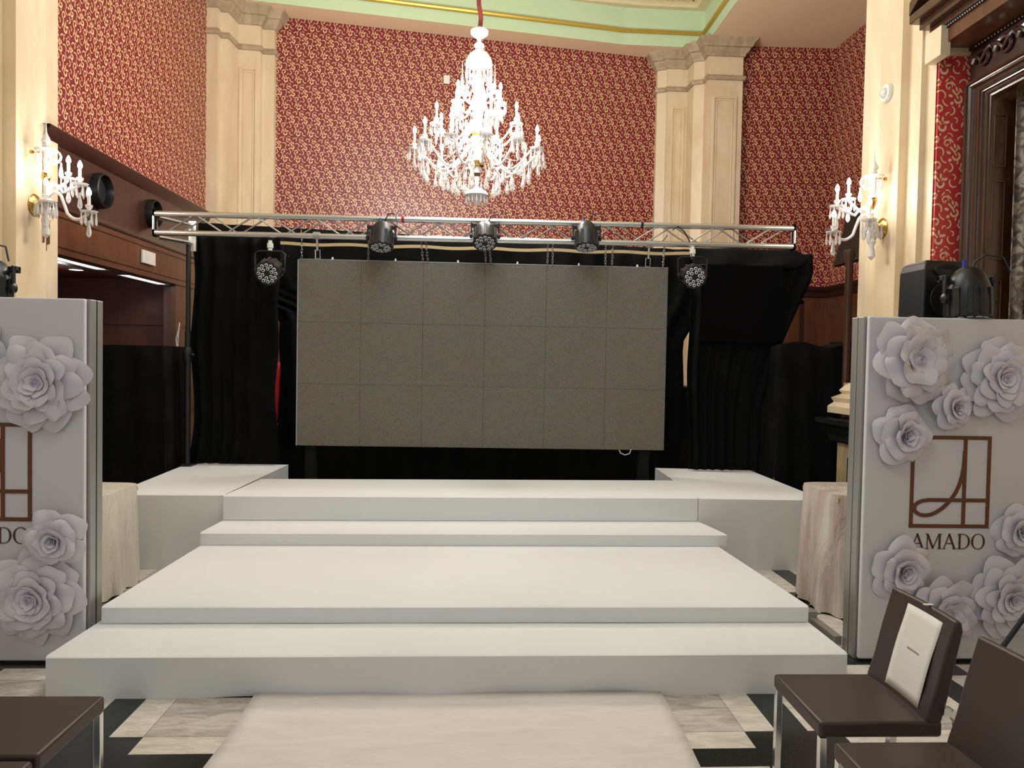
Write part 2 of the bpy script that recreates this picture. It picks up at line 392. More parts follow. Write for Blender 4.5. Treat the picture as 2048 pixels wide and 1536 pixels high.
st(MB().box(XL - .14, XL - .0, 9.06, 9.15, 0, 2.5).box(XL - .08, XL, 9.15, 10.2, 0, 2.56).box(XL, XL + .03, 9.4, 10.05, 1.98, 2.03).box(XL, XL + .03, 9.4, 10.05, 1.30, 1.36).build('wall_left_wainscot', 'brown_wood'))
st(MB().box(XL - .34, XL - .22, 6.6, 6.75, 0, 2.56).build('trim_8', 'brown_wood'))

# back pilasters: plan swept with shaft, necking ring, frieze and cornice
SH = [(0, 0), (0, 5.845), (.02, 5.85), (.035, 5.87), (.02, 5.89), (0, 5.90), (0, 6.17)]
CO = [(0, 6.17), (.02, 6.175), (.03, 6.21), (.07, 6.25), (.075, 6.28), (.10, 6.29), (.12, 6.34), (.16, 6.38), (.165, 6.40), (0, 6.40)]
PL = [(-3.60, 10.0), (-3.46, 10.0), (-3.46, 10.13), (-3.37, 10.13), (-3.34, 10.46), (-3.055, 10.50), (-3.055, 10.60), (-2.895, 10.61), (-2.895, 10.80)]
PR = [(2.66, 11.8), (2.66, 11.55), (2.79, 11.50), (2.80, 11.46), (3.10, 11.46), (3.12, 11.18), (3.26, 11.11), (3.26, 10.94), (3.78, 10.94), (3.78, 11.2)]
def pilaster(path, nm, panels):
    a = st(MB().sweep(path, SH).build('wall_' + nm, 'cream_stone'))
    st(MB().sweep(path, CO).build('trim_' + nm, 'capital_stone', smooth=True))
    st(MB().sweep(path, [(.0, 5.83), (.025, 5.835), (.04, 5.87), (.025, 5.90), (0, 5.905)]).build('trim_' + nm, 'capital_stone', smooth=True))
    pm = MB()
    for (x0, y0, x1, y1) in panels:
        d = Vector((x1 - x0, y1 - y0)); L = d.length; ang = math.atan2(d.y, d.x)
        T = Matrix.Translation((x0, y0, 0)) @ Matrix.Rotation(ang, 4, 'Z')
        for (a0, a1, b0, b1) in ((0, .035, 1.6, 5.60), (L - .035, L, 1.6, 5.60), (.035, L - .035, 5.565, 5.60), (.035, L - .035, 1.6, 1.635)):
            pm.box(a0, a1, -.016, .01, b0, b1, T)
            q = .012; 
        pm.box(.055, .065, -.01, .01, 1.66, 5.54, T).box(L - .065, L - .055, -.01, .01, 1.66, 5.54, T).box(.055, L - .055, -.01, .01, 5.53, 5.54, T)
    st(pm.build('trim_' + nm, 'cream_stone', bevel=.006))
    base = MB().sweep(path, [(0, 1.0), (.10, 1.0), (.10, 1.06), (.07, 1.09), (.09, 1.12), (.05, 1.17), (.05, 1.2), (.0, 1.22)])
    st(base.build('trim_' + nm, 'capital_stone', smooth=True))
pilaster(PL, 'left_pilaster', [(-3.33, 10.465, -3.09, 10.495)])
pilaster(PR, 'right_pilaster', [(2.86, 11.46, 3.07, 11.46), (3.34, 10.94, 3.70, 10.94)])

# near pillars that carry the sconces
XP = -3.56
lp = MB().sweep([(-3.62, 6.50), (XP, 6.50), (XP, 6.40), (XP - .03, 6.37), (XP, 6.33), (XP - .03, 6.27), (XP, 6.24), (XP, 5.93), (XP - .10, 5.93), (XP - .10, 5.80), (XP - .16, 5.80), (XP - .16, 3.0)][::-1], [(0, 0), (0, ZC)])
st(lp.build('wall_left_pillar', 'cream_stone'))
XR = 3.45
rp = MB().sweep([(3.62, 6.745), (XR, 6.745), (XR, 6.62), (XR + .03, 6.59), (XR, 6.55), (XR + .03, 6.49), (XR, 6.46), (XR, 6.14), (XR + .07, 6.14), (XR + .07, 6.00), (XR + .03, 5.97), (XR + .03, 5.90), (XR + .08, 5.90), (XR + .08, 5.78)], [(0, 1.5), (0, ZC)])
st(rp.build('wall_right_pillar', 'cream_stone'))
bs = MB().sweep([(3.62, 6.745), (XR, 6.745), (XR, 5.95)], [(0, 1.24), (.17, 1.24), (.17, 1.30), (.13, 1.34), (.15, 1.38), (.08, 1.42), (.10, 1.45), (.06, 1.50), (0, 1.54)])
st(bs.build('trim_9', 'cream_stone', smooth=True))
fp = thing('fireplace', 'black topped stone fireplace end showing left of the right floral panel', 'fireplace', (3.3, 6.3, 0))
MB().sweep([(.5, .5), (-.03, .5), (-.03, -.6), (.5, -.6)][::1], [(0, .98), (.02, 1.0), (.03, 1.06), (.07, 1.09), (.09, 1.14), (.11, 1.15), (.11, 1.195), (-.3, 1.195)]).build('mantel_shelf', 'black_marble', fp, smooth=True)
MB().box(0, .5, -.6, .44, 0, 1.0).build('pier', 'fireplace_stone', fp)
MB().box(-.015, .0, .05, .22, .2, .86).build('panel_inset', 'black_marble', fp)
st(MB().box(3.42, 3.62, 6.6, 6.9, 1.2, 1.52).build('wall_right_plinth', 'fireplace_stone'))
st(MB().lathe([(.035, 0), (.035, 2.68), (.05, 2.72), (.05, 2.78)], 14, Matrix.Translation((3.50, 7.02, 0))).build('trim_10', 'door_wood', smooth=True))
# wall strip right of the pillar, door bay
wallplane('wall_right', ([(3.54, 5.76), (4.5, 5.76)], 0, 4.4), 'wallpaper_lamplit', .12)
st(MB().box(3.50, 3.9, 5.70, 5.92, 4.10, ZC).build('wall_right_upper', 'cream_stone'))
st(MB().box(4.7, 4.8, -1, 5.6, 0, ZC).build('wall_right_outer', 'cream_stone'))
db = bpy.data.objects.new('door_1', None); COL.objects.link(db); db.location = (3.7, 5.7, 0); st(db)
def mY(a, b, h): return (h - 3.7, a - 5.7, b)
# path in (y, z); offset to right of travel
MB().sweep([(5.70, 0), (5.70, 3.86), (3.0, 3.86)], [(-o_ * .55, 3.70 + (h_ - 3.70) * .5) for o_, h_ in [(0, 3.95), (0, 3.72), (.012, 3.705), (.035, 3.70), (.045, 3.72), (.045, 3.735), (.06, 3.74), (.075, 3.755), (.085, 3.79), (.10, 3.82), (.13, 3.835), (.14, 3.85), (.14, 3.87), (.155, 3.875), (.165, 3.895), (.165, 3.91), (.185, 3.92), (.20, 3.94), (.20, 3.96), (.225, 3.97), (.235, 4.0), (.235, 4.1)]], mp=lambda a, b, h: mY(a, b, h)).build('casing', 'door_wood', db, smooth=True)
MB().box(.05, .3, -2.7, -.0, 3.86, 4.12).build('frieze', 'dark_wood', db)
MB().box(-.20, .3, -2.7, .05, 4.14, 4.26).build('soffit_board', 'brown_wood', db)
pr = MB().sweep([(5.78, 0), (3.0, 0)], [(0, 0)] * 2) if False else MB()
pr.prism([(-.24, .08), (.3, .08), (.3, -2.7), (-.24, -2.7)], 4.26, 4.31).prism([(-.30, .12), (.3, .12), (.3, -2.7), (-.30, -2.7)], 4.31, 4.37).prism([(-.36, .16), (.3, .16), (.3, -2.7), (-.36, -2.7)], 4.37, 4.44)
pr.build('cornice', 'door_wood', db, bevel=.008)
rk = MB()
for dz, dx in ((0, -.36), (.07, -.30)):
    T = Matrix.Translation((0, 0, 0))
    vs = [(dx, .16, 4.44 + dz), (.3, .16, 4.44 + dz), (.3, -1.2, 5.3 + dz), (dx, -1.2, 5.3 + dz), (dx, .16, 4.54 + dz), (.3, .16, 4.54 + dz), (.3, -1.2, 5.4 + dz), (dx, -1.2, 5.4 + dz)]
    rk.add(vs, [(0, 1, 2, 3), (4, 7, 6, 5), (0, 4, 5, 1), (3, 2, 6, 7), (0, 3, 7, 4), (1, 5, 6, 2)])
rk.build('raking_cornice', 'door_wood', db)
ico = [(0, -.014), (.010, -.010), (.014, 0), (.010, .010), (0, .014)]
be = MB()
for k in range(62):
    be.lathe([(r + .0005, z) for r, z in ico], 6, Matrix.Translation((.03, -.02 - k * .035, 4.12)))
for k in range(80):
    be.lathe([(r * .8 + .0005, z * .8) for r, z in ico], 6, Matrix.Translation((-.215, .03 - k * .027, 4.25)))
be.build('bead_moulding', 'carved_wood', db, smooth=True)
cv = MB()
for k in range(9):
    y = -.16 - k * .24; z = 3.99; T = Matrix.Translation((.035, y, z))
    pts = [(0, .10 * math.cos(a) * (1 - a / 9), .085 * math.sin(a) * (1 - a / 9)) for a in [i * .42 for i in range(17)]]
    cv.tube(pts, [.022 - .0009 * i for i in range(17)], 6, T=T)
    for s_ in (-1, 1):
        cv.tube([(0, .02, 0), (-.01, .06 * s_, .05), (-.015, .11 * s_, .06), (0, .13 * s_, .02)], [.012, .02, .018, .006], 6, T=T)
    cv.lathe([(.001, -.02), (.022, 0), (.001, .02)], 8, Matrix.Translation((.03, y + .12, z + .07)))
cv.build('carving', 'carved_wood', db, smooth=True)
jp = MB().box(.14, .42, -.12, .06, 0, 3.9)
for z0, z1 in ((.3, 1.3), (1.45, 2.35), (2.5, 3.1), (3.2, 3.60)):
    jp.box(.165, .175, -.135, -.12, z0, z1).box(.255, .265, -.135, -.12, z0, z1).box(.165, .265, -.135, -.12, z0, z0 + .012).box(.165, .265, -.135, -.12, z1 - .012, z1)
jp.build('jamb_panelling', 'door_wood', db, bevel=.004)
cu = MB().grid(lambda u, v: (3.985 + u * .5, 5.50 + .03 * math.sin(u * 34), .05 + v * 3.7), 60, 6)
tag(cu.build('curtain', 'floral_curtain', smooth='all', solid=.006), 'grey patterned curtain hanging inside the doorway at the right edge', 'curtain')

st(MB().box(3.445, 3.52, 5.60, 5.80, 4.04, 4.262).build('trim_11', 'cream_stone'))
# fittings on walls
def disc(px, py, x): pass
for (px, py, r, lab) in ((196, 382, .165, 'dark round duct in the left fascia, behind the wall light'), (301, 427, .15, 'dark round duct in the left fascia, by the truss end')):
    v = fw + rt * ((px - 1024) / F) + up * ((768 - py) / F); P = Vector((0, 0, EYE)) + v * ((XL + .03) / v.x)
    d = thing('air_duct', lab, 'duct', P, group=None)
    T = Matrix.Rotation(PI / 2, 4, 'Y')
    MB().lathe([(r * .98, -.02), (r, .03), (r * .96, .075), (r * .88, .08), (r * .80, .04), (r * .78, -.02)], 32, T).build('ring', 'black_plastic', d, smooth=True)
    MB().lathe([(r * .5, -.015), (r * .76, .0), (r * .74, .012), (r * .2, .02), (.001, .02)], 32, T).build('throat', 'black_grille', d, smooth=True)
def wallbox(px, py, x, nm, lab, cat, dy, dz, m='white_plastic', dep=.03, sgn=1):
    v = fw + rt * ((px - 1024) / F) + up * ((768 - py) / F); P = Vector((0, 0, EYE)) + v * (x / v.x)
    o = MB().box(0 if sgn > 0 else -dep, dep if sgn > 0 else 0, -dy / 2, dy / 2, -dz / 2, dz / 2).build(nm, m, bevel=.008); o.location = P
    return tag(o, lab, cat)
wallbox(294, 516, XL + .037, 'access_point', 'white square box fixed to the wooden beam on the left', 'wall box', .30, .14)
o = MB().box(-.045, .045, -.03, 0, -.06, .06).build('wall_sensor', 'white_plastic', bevel=.006)
o.location = at(893, 160, 10.62 + .11 * 1.0) ; o.location.y = 11.12; o.location = at(893, 160, 11.05); o.rotation_euler.z = math.atan(.172)
tag(o, 'small white sensor box on the red wallpaper beside the chandelier', 'sensor')
sd = thing('smoke_detector', 'round white alarm with clear dome on the right cream pillar', 'alarm', at(1770, 186, 6.33))
sd.location.x = XR
T = Matrix.Rotation(-PI / 2, 4, 'Y')
MB().lathe([(.075, 0), (.078, .02), (.07, .035), (.001, .036)], 24, T).build('base', 'white_plastic', sd, smooth=True)
MB().lathe([(.045, .036), (.042, .05), (.025, .065), (.001, .07)], 20, T).build('dome', 'crystal_frost', sd, smooth=True)
# strip lights and downlights of the left recess
def striplight(y0, y1, x0, x1, lab):
    s_ = thing('strip_light', lab, 'light', ((x0 + x1) / 2, (y0 + y1) / 2, 2.5), group='strip lights under the left beam')
    a, b = (x1 - x0) / 2, (y1 - y0) / 2
    MB().box(-a, a, -b, b, -.012, .0).build('diffuser', 'tube_light', s_)
    MB().box(-a - .015, -a, -b, b, -.02, .0).box(a, a + .015, -b, b, -.02, .0).box(-a, a, -b - .015, -b, -.02, 0).box(-a, a, b, b + .015, -.02, 0).build('frame', 'dark_wood', s_)
striplight(6.55, 7.55, -3.76, -3.64, 'white glowing strip light under the beam, nearer the wall light')
striplight(7.95, 8.95, -3.76, -3.64, 'white glowing strip light under the beam, by the black curtain')
for i, (x, y) in enumerate(((-4.35, 7.55), (-4.3, 8.2))):
    s_ = thing('downlight', ['small round downlight in the dark recess ceiling, leftmost of the two', 'small round downlight in the dark recess ceiling, right of the other'][i], 'light', (x, y, 2.56))
    MB().lathe([(.07, -.01), (.06, -.012), (.05, -.006), (.001, -.006)], 16).build('lamp', 'tube_light', s_)
    MB().lathe([(.09, 0), (.09, -.008), (.07, -.012), (.068, 0)], 16).build('ring', 'aluminium', s_)

# ================================================================== STAGE
def wob(x, y, k=1): return .004 * k * (math.sin(x * 7.3 + y * 3) + math.sin(x * 3.1 - y * 5 + 2))
def tier(name, lab, c, z0, z1, grp=None, sk=0.0, m='white_carpet', trueedge=0):
    """c = fl, fr, br, bl; front skirt with soft undulation"""
    fl, fr, br, bl = [Vector(q) for q in c]; mb = MB(); N = 64
    def row(a, b, z, amp=0, out=0):
        d = (b - a).normalized(); n = Vector((d.y, -d.x)); r_ = []
        for i in range(N + 1):
            t_ = i / N; p = a.lerp(b, t_) + n * (out + amp * (math.sin(t_ * 17) + .6 * math.sin(t_ * 41 + 1)) * math.sin(PI * t_) ** .3)
            r_.append((p.x, p.y, z))
        return r_
    ring = lambda z, amp, out: row(fl, fr, z, amp, out)
    rows = [row(bl, br, z1), row(bl.lerp(fl, .5), br.lerp(fr, .5), z1), [(p[0], p[1], z1 + wob(p[0], p[1], .3)) for p in row(fl, fr, z1, 0, -.012)], row(fl, fr, z1 - .008, 0, 0)]
    for k in range(1, 6): rows.append(row(fl, fr, z1 - (z1 - z0) * k / 5 + (0 if k < 5 else 0), sk * (k / 5) ** 1.5, 0))
    vs = [p for r_ in rows for p in r_]
    fs = [(j * (N + 1) + i, j * (N + 1) + i + 1, (j + 1) * (N + 1) + i + 1, (j + 1) * (N + 1) + i) for j in range(len(rows) - 1) for i in range(N)]
    mb.add(vs, fs)
    mb.add([(bl.x, bl.y, z0), (bl.x, bl.y, z1), (fl.x, fl.y, z0), (fl.x, fl.y, z1 - .008)], [(0, 1, 3, 2)])
    mb.add([(br.x, br.y, z0), (br.x, br.y, z1), (fr.x, fr.y, z0), (fr.x, fr.y, z1 - .008)], [(0, 2, 3, 1)])
    mb.add([(bl.x, bl.y, z0), (br.x, br.y, z0), (br.x, br.y, z1), (bl.x, bl.y, z1)], [(0, 1, 2, 3)])
    mb.add([(bl.x, bl.y, z0), (br.x, br.y, z0), (fr.x, fr.y, z0), (fl.x, fl.y, z0)], [(0, 1, 2, 3)])
    o = mb.build(name, m, smooth=True, recalc=True)
    return tag(o, lab, 'stage', grp)
tier('stage_step', 'lowest and widest white carpeted step, standing on the floor behind the runner', [(-2.045, 3.635), (1.895, 3.695), (1.895, 5.45), (-2.0, 5.36)], 0, .205, sk=.012)
tier('stage_platform', 'deep white carpeted platform on the lowest step', [(-2.005, 4.085), (1.89, 4.14), (1.788, 5.96), (-1.96, 5.86)], .208, .30)
tier('stage_step', 'narrow white upper step between deep platform and main stage', [(-1.975, 5.43), (1.876, 5.515), (1.78, 6.02), (-1.955, 5.90)], .302, .392)
tier('main_stage', 'white carpeted main stage deck in front of the screen', [(-1.955, 5.845), (1.785, 5.965), (1.83, 6.86), (-1.90, 6.67)], .395, .585)
tier('side_stage', 'white carpeted side deck left of the main stage', [(-2.80, 5.865), (-1.96, 5.90), (-1.90, 7.60), (-2.89, 7.60)], .0, .583, sk=.004)
tier('side_stage', 'white carpeted side deck right of the main stage', [(1.79, 5.97), (2.815, 5.955), (2.81, 7.6), (1.845, 7.7)], .0, .583, sk=.004)
# underframe visible at the black pit
for s_, x in ((0, -1.89), (1, 1.83)):
    pass
rn = MB().grid(lambda u, v: (-1.065 + 2.0 * u + .006 * math.sin(v * 21), 3.675 - v * 3.4, .012 + .0035 * math.sin(u * 9 + v * 31) * math.sin(v * 12)), 30, 60)
tag(rn.build('aisle_runner', 'white_runner', smooth='all', solid=.01), 'wide white aisle runner lying on the marble floor below the steps', 'carpet')

# ---------------------------------------------------------- LED screen
sc_ = thing('led_screen', 'large dark grey LED video wall hanging over the white stage', 'screen', (0, 0, 0))
C0, C1 = Vector((-1.672, 7.0)), Vector((1.757, 7.0))
W6 = (C1.x - C0.x) / 6; ZB, ZT = .848, 2.563; H3 = (ZT - ZB) / 3
proto = MB().box(0, W6 - .0016, 0, .02, 0, H3 - .0016).build('led_module', 'led_face', sc_, bevel=.0008, seg=1)
first = True
for i in range(6):
    for j in range(3):
        o = proto if first else proto.copy()
        if not first: COL.objects.link(o); o.parent = sc_
        first = False; o.location = (C0.x + i * W6, 7.0, ZB + j * H3)
MB().box(C0.x + .01, C1.x - .01, 7.021, 7.12, ZB + .01, ZT - .01).build('cabinet_frame', 'black_metal', sc_, bevel=.004)
MB().box(C0.x - .012, C0.x - .001, 6.998, 7.1, ZB, ZT).build('edge_trim', 'aluminium_dull', sc_)
MB().box(C0.x + .002, C1.x, 6.999, 7.1, ZT, ZT + .006).build('edge_trim', 'aluminium_dull', sc_)
for px in (665, 791, 916, 1035, 1158, 1275):
    p = at(px, 522, 7.05); MB().lathe([(.009, 0), (.009, .025), (.004, .034)], 10, Matrix.Translation((p.x, 7.05, ZT))).build('locking_pin', 'white_plastic', sc_, smooth=True)
for px in (621, 1287):
    x = at(px, 925, 7.05).x
    l = MB().box(x - .05, x + .05, 7.03, 7.12, .0, ZB + .02).build('support_leg', 'charcoal_cloth', sc_, bevel=.004)
tag(MB().tube([at(1238, 900, 7.0), at(1241, 906, 6.99), at(1250, 910, 6.98), at(1259, 907, 6.99), at(1262, 899, 7.0)], .004, 6).build('cable', 'white_plastic', smooth=True), 'short white cable loop hanging under the screen, right side', 'cable')

# ---------------------------------------------------------- truss
tr = thing('lighting_truss', 'long silver aluminium truss carrying stage lamps above the screen', 'truss', (0, 6.95, 2.76))
TX0, TX1 = -2.955, 2.925; TZ0, TZ1 = .005, .175; TD = .03
sl = lambda x: (x - TX0) * .0035
for y in (0,):
    for z in (TZ0, TZ1):
        MB().tube([(TX0, y, z + sl(TX0)), (TX1, y, z + sl(TX1))], .026, 14).build('chord', 'aluminium', tr, smooth=True)
def lace(y, ph):
    mb = MB(); x = TX0 + .1 + ph; up_ = False; k = 0
    while x < TX1 - .3:
        z0_, z1_ = (TZ1, TZ0) if up_ else (TZ0, TZ1)
        mb.tube([(x, y, z0_ + sl(x)), (x + .265, y, z1_ + sl(x))], .0075, 6); x += .265; up_ = not up_
    return mb
lace(-.008, 0).build('lacing', 'aluminium', tr, smooth=True); lace(.008, .13).build('lacing', 'aluminium', tr, smooth=True)
for x in (TX0, TX1):
    MB().box(x - .006, x + .006, -.03, .03, -.03 + sl(x), .21 + sl(x)).box(x - .006, x + .006, -.03, TD + .03, -.03 + sl(x), .03 + sl(x)).box(x - .006, x + .006, -.03, TD + .03, .15 + sl(x), .21 + sl(x)).box(x - .006, x + .006, TD - .03, TD + .03, -.03 + sl(x), .21 + sl(x)).build('end_plate', 'aluminium', tr)
MB().tube([(TX0 + .02, .03, .15), (-2.80, .50, .16)], .02, 10).tube([(TX0 + .02, .03, -.03), (-2.80, .50, -.01)], .02, 10).box(-2.83, -2.76, .47, .50, -.09, .2).build('end_bracket', 'aluminium', tr, smooth=True)
# header batten of the back drape with hooks
p0, p1 = at(560, 482, 7.3), at(1380, 503, 7.3)
tag(MB().grid(lambda u, v: (p0.x + (p1.x - p0.x) * u, 7.32, p0.z + (p1.z - p0.z) * u - .03 * v - .012 * math.sin(PI * u * 6) ** 2), 60, 1).build('batten', 'tan_wood', solid=.012), 'thin pale wooden batten with holes just under the truss', 'batten')

def stand(px, label):
    t_ = thing('lifting_stand', label, 'stand', (-2.83, 7.42, 0))
    MB().tube([(0, 0, .60), (0, 0, 1.9)], .028, 12).tube([(0, 0, 1.8), (0, 0, 2.74)], .022, 12).build('pole', 'black_metal', t_, smooth=True)
    MB().lathe([(.04, 1.60), (.045, 1.64), (.045, 1.70), (.035, 1.74)], 12).tube([(0, 0, 1.67), (.06, -.05, 1.67)], .012, 8).lathe([(.02, -.01), (.024, .0), (.02, .01)], 10, Matrix.Translation((.07, -.06, 1.67))).build('clamp_collar', 'black_plastic', t_, smooth=True)
    MB().box(-.05, .05, -.05, .14, .588, .603).build('base_plate', 'black_metal', t_)
    return t_
stand(372, 'black telescopic stand holding the left end of the truss')

# chains and clamps
def link_chain(name, label, x, y, z1, z0, dx=0, grp='screen hanging chains'):
    mb = MB(); n = max(3, int((z1 - z0) / .026)); 
    for k in range(n):
        t_ = (k + .5) / n; T = Matrix.Translation((x + dx * t_, y, z1 + (z0 - z1) * t_)) @ Matrix.Rotation(PI / 2 * (k % 2), 4, 'Z')
        L = .019; pts = [(.0075 * math.cos(a), 0, (L - .0075) * (1 if math.sin(a) > 0 else -1) + .0075 * math.sin(a)) for a in [i * PI / 5 + .01 for i in range(11)]]
        mb.tube(pts, .0028, 5, cap=False, T=T)
    mb.tube([(x, y, z1), (x + .0, y - .034, z1 + .02), (x, y - .03, z1 + .05), (x, y, z1 + .062)], .004, 5)
    return tag(mb.build(name, 'steel_chain', smooth=True), label, 'chain', grp)
chs = [(604, 0), (737, 0), (842, .02), (851, .025), (969, .015), (978, .02), (1096, -.005), (1106, -.005), (1211, 0), (1226, -.01), (1329, -.015)]
desc = ['at the far left corner of the screen', 'left of the first top lamp', 'third from the screen left edge', 'fourth from the screen left edge', 'left one under the middle lamp', 'right one under the middle lamp', 'left one of the pair before the right top lamp', 'right one of the pair before the right top lamp', 'left one of the pair after the right top lamp', 'right one of the pair after the right top lamp', 'at the far right corner of the screen']
for (px, dx), dsc in zip(chs, desc):
    p = at(px, 500, 7.0); link_chain('chain', 'steel chain holding the screen, ' + dsc, p.x, 6.99, 2.765 + .003 * (p.x + 3), 2.565, dx)
for px, dsc in ((634, 'near the left end of the screen'), (1298, 'near the right end of the screen')):
    p = at(px, 500, 6.97); s_ = thing('truss_clamp', 'silver clamp and bolt between truss and screen, ' + dsc, 'clamp', (p.x, 6.95, 2.775))
    MB().lathe([(.034, -.03), (.034, .03)], 16, Matrix.Rotation(PI / 2, 4, 'Y')).build('collar', 'aluminium_dull', s_, smooth=True)
    MB().tube([(0, .02, -.03), (0, .04, -.13)], .011, 10).tube([(-.02, .05, -.12), (-.022, .06, -.2), (.022, .06, -.2), (.02, .05, -.12)], .006, 6).build('hook_bolt', 'chrome', s_, smooth=True)

# ---------------------------------------------------------- par lamps
def par_proto(loc):
    t_ = thing('par_light', '', 'stage light', loc)
    # local: lens looks along -Y, body behind; yoke pivot at origin
    R = Matrix.Rotation(-PI / 2, 4, 'X')      # lathe axis z -> +y
    MB().lathe([(.100, -.10), (.108, -.095), (.110, -.02), (.106, .02), (.100, .06), (.085, .11), (.06, .145), (.035, .16), (.001, .163)], 28, R).build('housing', 'black_plastic', t_, smooth=True)
    MB().lathe([(.098, -.092), (.09, -.096), (.001, -.096)], 28, R).build('front_plate', 'black_metal', t_, smooth=True)
    fin = MB()
    for k in range(12):
        a = k * PI / 6
        fin.box(.102, .114, -.09, .05, -.012, .012, Matrix.Rotation(a, 4, 'Y'))
    fin.build('housing_ribs', 'black_plastic', t_, bevel=.003)
    lp_ = None
    for ring, n, r in ((0, 12, .076), (1, 6, .043)):
        for k in range(n):
            a = 2 * PI * k / n + ring * .3
            if lp_ is None:
                lp_ = MB().lathe([(.0155, 0), (.0155, .006), (.013, .009), (.001, .0095)], 12, Matrix.Rotation(PI / 2, 4, 'X')).build('lens', 'led_lens', t_, smooth=True); o = lp_
                eye = MB().lathe([(.0105, .0088), (.001, .0118)], 10, Matrix.Rotation(PI / 2, 4, 'X')).build('lens_centre', 'black_metal', o, smooth=True)
            else:
                o = lp_.copy(); COL.objects.link(o); o.parent = t_; e2 = eye.copy(); COL.objects.link(e2); e2.parent = o
            o.location = (r * math.cos(a), -.096, r * math.sin(a))
    for s_ in (-1, 1):
        MB().lathe([(.014, 0), (.026, .006), (.026, .022), (.012, .03)], 12, Matrix.Translation((s_ * .113, 0, 0)) @ Matrix.Rotation(s_ * PI / 2, 4, 'Y')).build('knob', 'black_plastic', t_, smooth=True)
    return t_
YK = lambda: MB()
parp = None
def par(px, py, y, tilt, label, hang, scale=1.0, yaw=0.):
    global parp
    p = at(px, py, y)
    if parp is None: parp = par_proto((0, 0, 0)); o = parp
    else: o = copy_tree(parp)
    for ch in [c_ for c_ in o.children if c_.name.startswith(('yoke', 'socket', 'cord'))]: bpy.data.objects.remove(ch)
    o.location = p; o.rotation_euler = (tilt, 0, yaw); o.scale = (scale,) * 3
    o['label'] = label; o['category'] = 'stage light'; o['group'] = 'stage par lights'
    # yoke in counter-rotated frame
    Ti = Matrix.Rotation(-tilt, 4, 'X')
    if hang:
        MB().tube([(-.13, 0, 0), (-.135, .0, .15), (-.10, 0, .175), (.10, 0, .175), (.135, 0, .15), (.13, 0, 0)], .009, 6, T=Ti).build('yoke', 'black_metal', o, smooth=True)
        MB().lathe([(.02, .18), (.02, .20), (.028, .205), (.028, .245), (.018, .25), (.018, .27)], 10, Ti).build('socket_clamp', 'white_plastic', o)
    else:
        MB().box(-.132, -.12, -.01, .014, -.02, .12, Ti).box(.12, .132, -.01, .014, -.02, .12, Ti).box(-.132, .132, .04, .06, .085, .12, Ti).box(-.132, -.12, .0, .06, .095, .12, Ti).box(.12, .132, .0, .06, .095, .12, Ti).build('yoke', 'black_metal', o, bevel=.003)
    MB().tube([(.02, .15, .0), (.03, .19, .01), (.06, .22, .05), (.12, .2, .09), (.15, .12, .1)], .005, 6).build('cord', 'cable_black', o, smooth=True)
    MB().lathe([(.011, .14), (.011, .20)], 8, Matrix.Translation((-.02, 0, 0)) @ R_).build('socket_plug', 'blue_plastic', o)
    return o
R_ = Matrix.Rotation(-PI / 2, 4, 'X')
D = math.radians
par(540, 541, 6.93, D(22), 'black lamp with round lens face hanging under the truss, far left', True)
par(1384, 552, 6.93, D(12), 'black lamp with round lens face hanging under the truss, far right', True)
par(763, 476, 6.80, D(72), 'black lamp on the truss pointing down, leftmost of the upper three', False, .98)
par(970, 472, 6.80, D(52), 'black lamp on the truss pointing down, middle one above the screen', False, .98)
par(1173, 476, 6.80, D(74), 'black lamp on the truss pointing down, rightmost of the upper three', False, .98)
par(1937, 598, 4.2, D(86), 'black stage lamp with blue plug standing on the right floral panel', False, 1.12)
par(-22, 575, 4.15, D(80), 'black stage lamp cut by the left picture edge, on the left floral panel', False, 1.0)

# small items clipped on truss
for px, py0, m_, lab in ((805, 452, 'red_plastic', 'red tape strap on the truss right of the left top lamp'), (1285, 460, 'black_plastic', 'black strap around the truss near the right pilaster')):
    p = at(px, py0, 6.92); tag(MB().lathe([(.03, -.012), (.03, .012)], 14, Matrix.Translation((p.x, 6.95, 2.935 + .0035 * (p.x + 2.95))) @ Matrix.Rotation(PI / 2, 4, 'Y')).build('strap', m_, smooth=True), lab, 'strap')
tag(MB().tube([at(1345, 460, 6.9), at(1355, 453, 6.88), at(1368, 462, 6.9), at(1378, 480, 6.92), at(1382, 492, 6.95), at(1384, 520, 6.9)], .006, 6).build('cable', 'cable_black', smooth=True), 'black cable looping over the truss above the far right lamp', 'cable')
tag(MB().tube([at(1335, 470, 7.15), at(1328, 480, 7.17), at(1315, 488, 7.2)], .004, 6).build('cable', 'cable_black', smooth=True), 'thin black cable inside the truss near the right pilaster', 'cable')

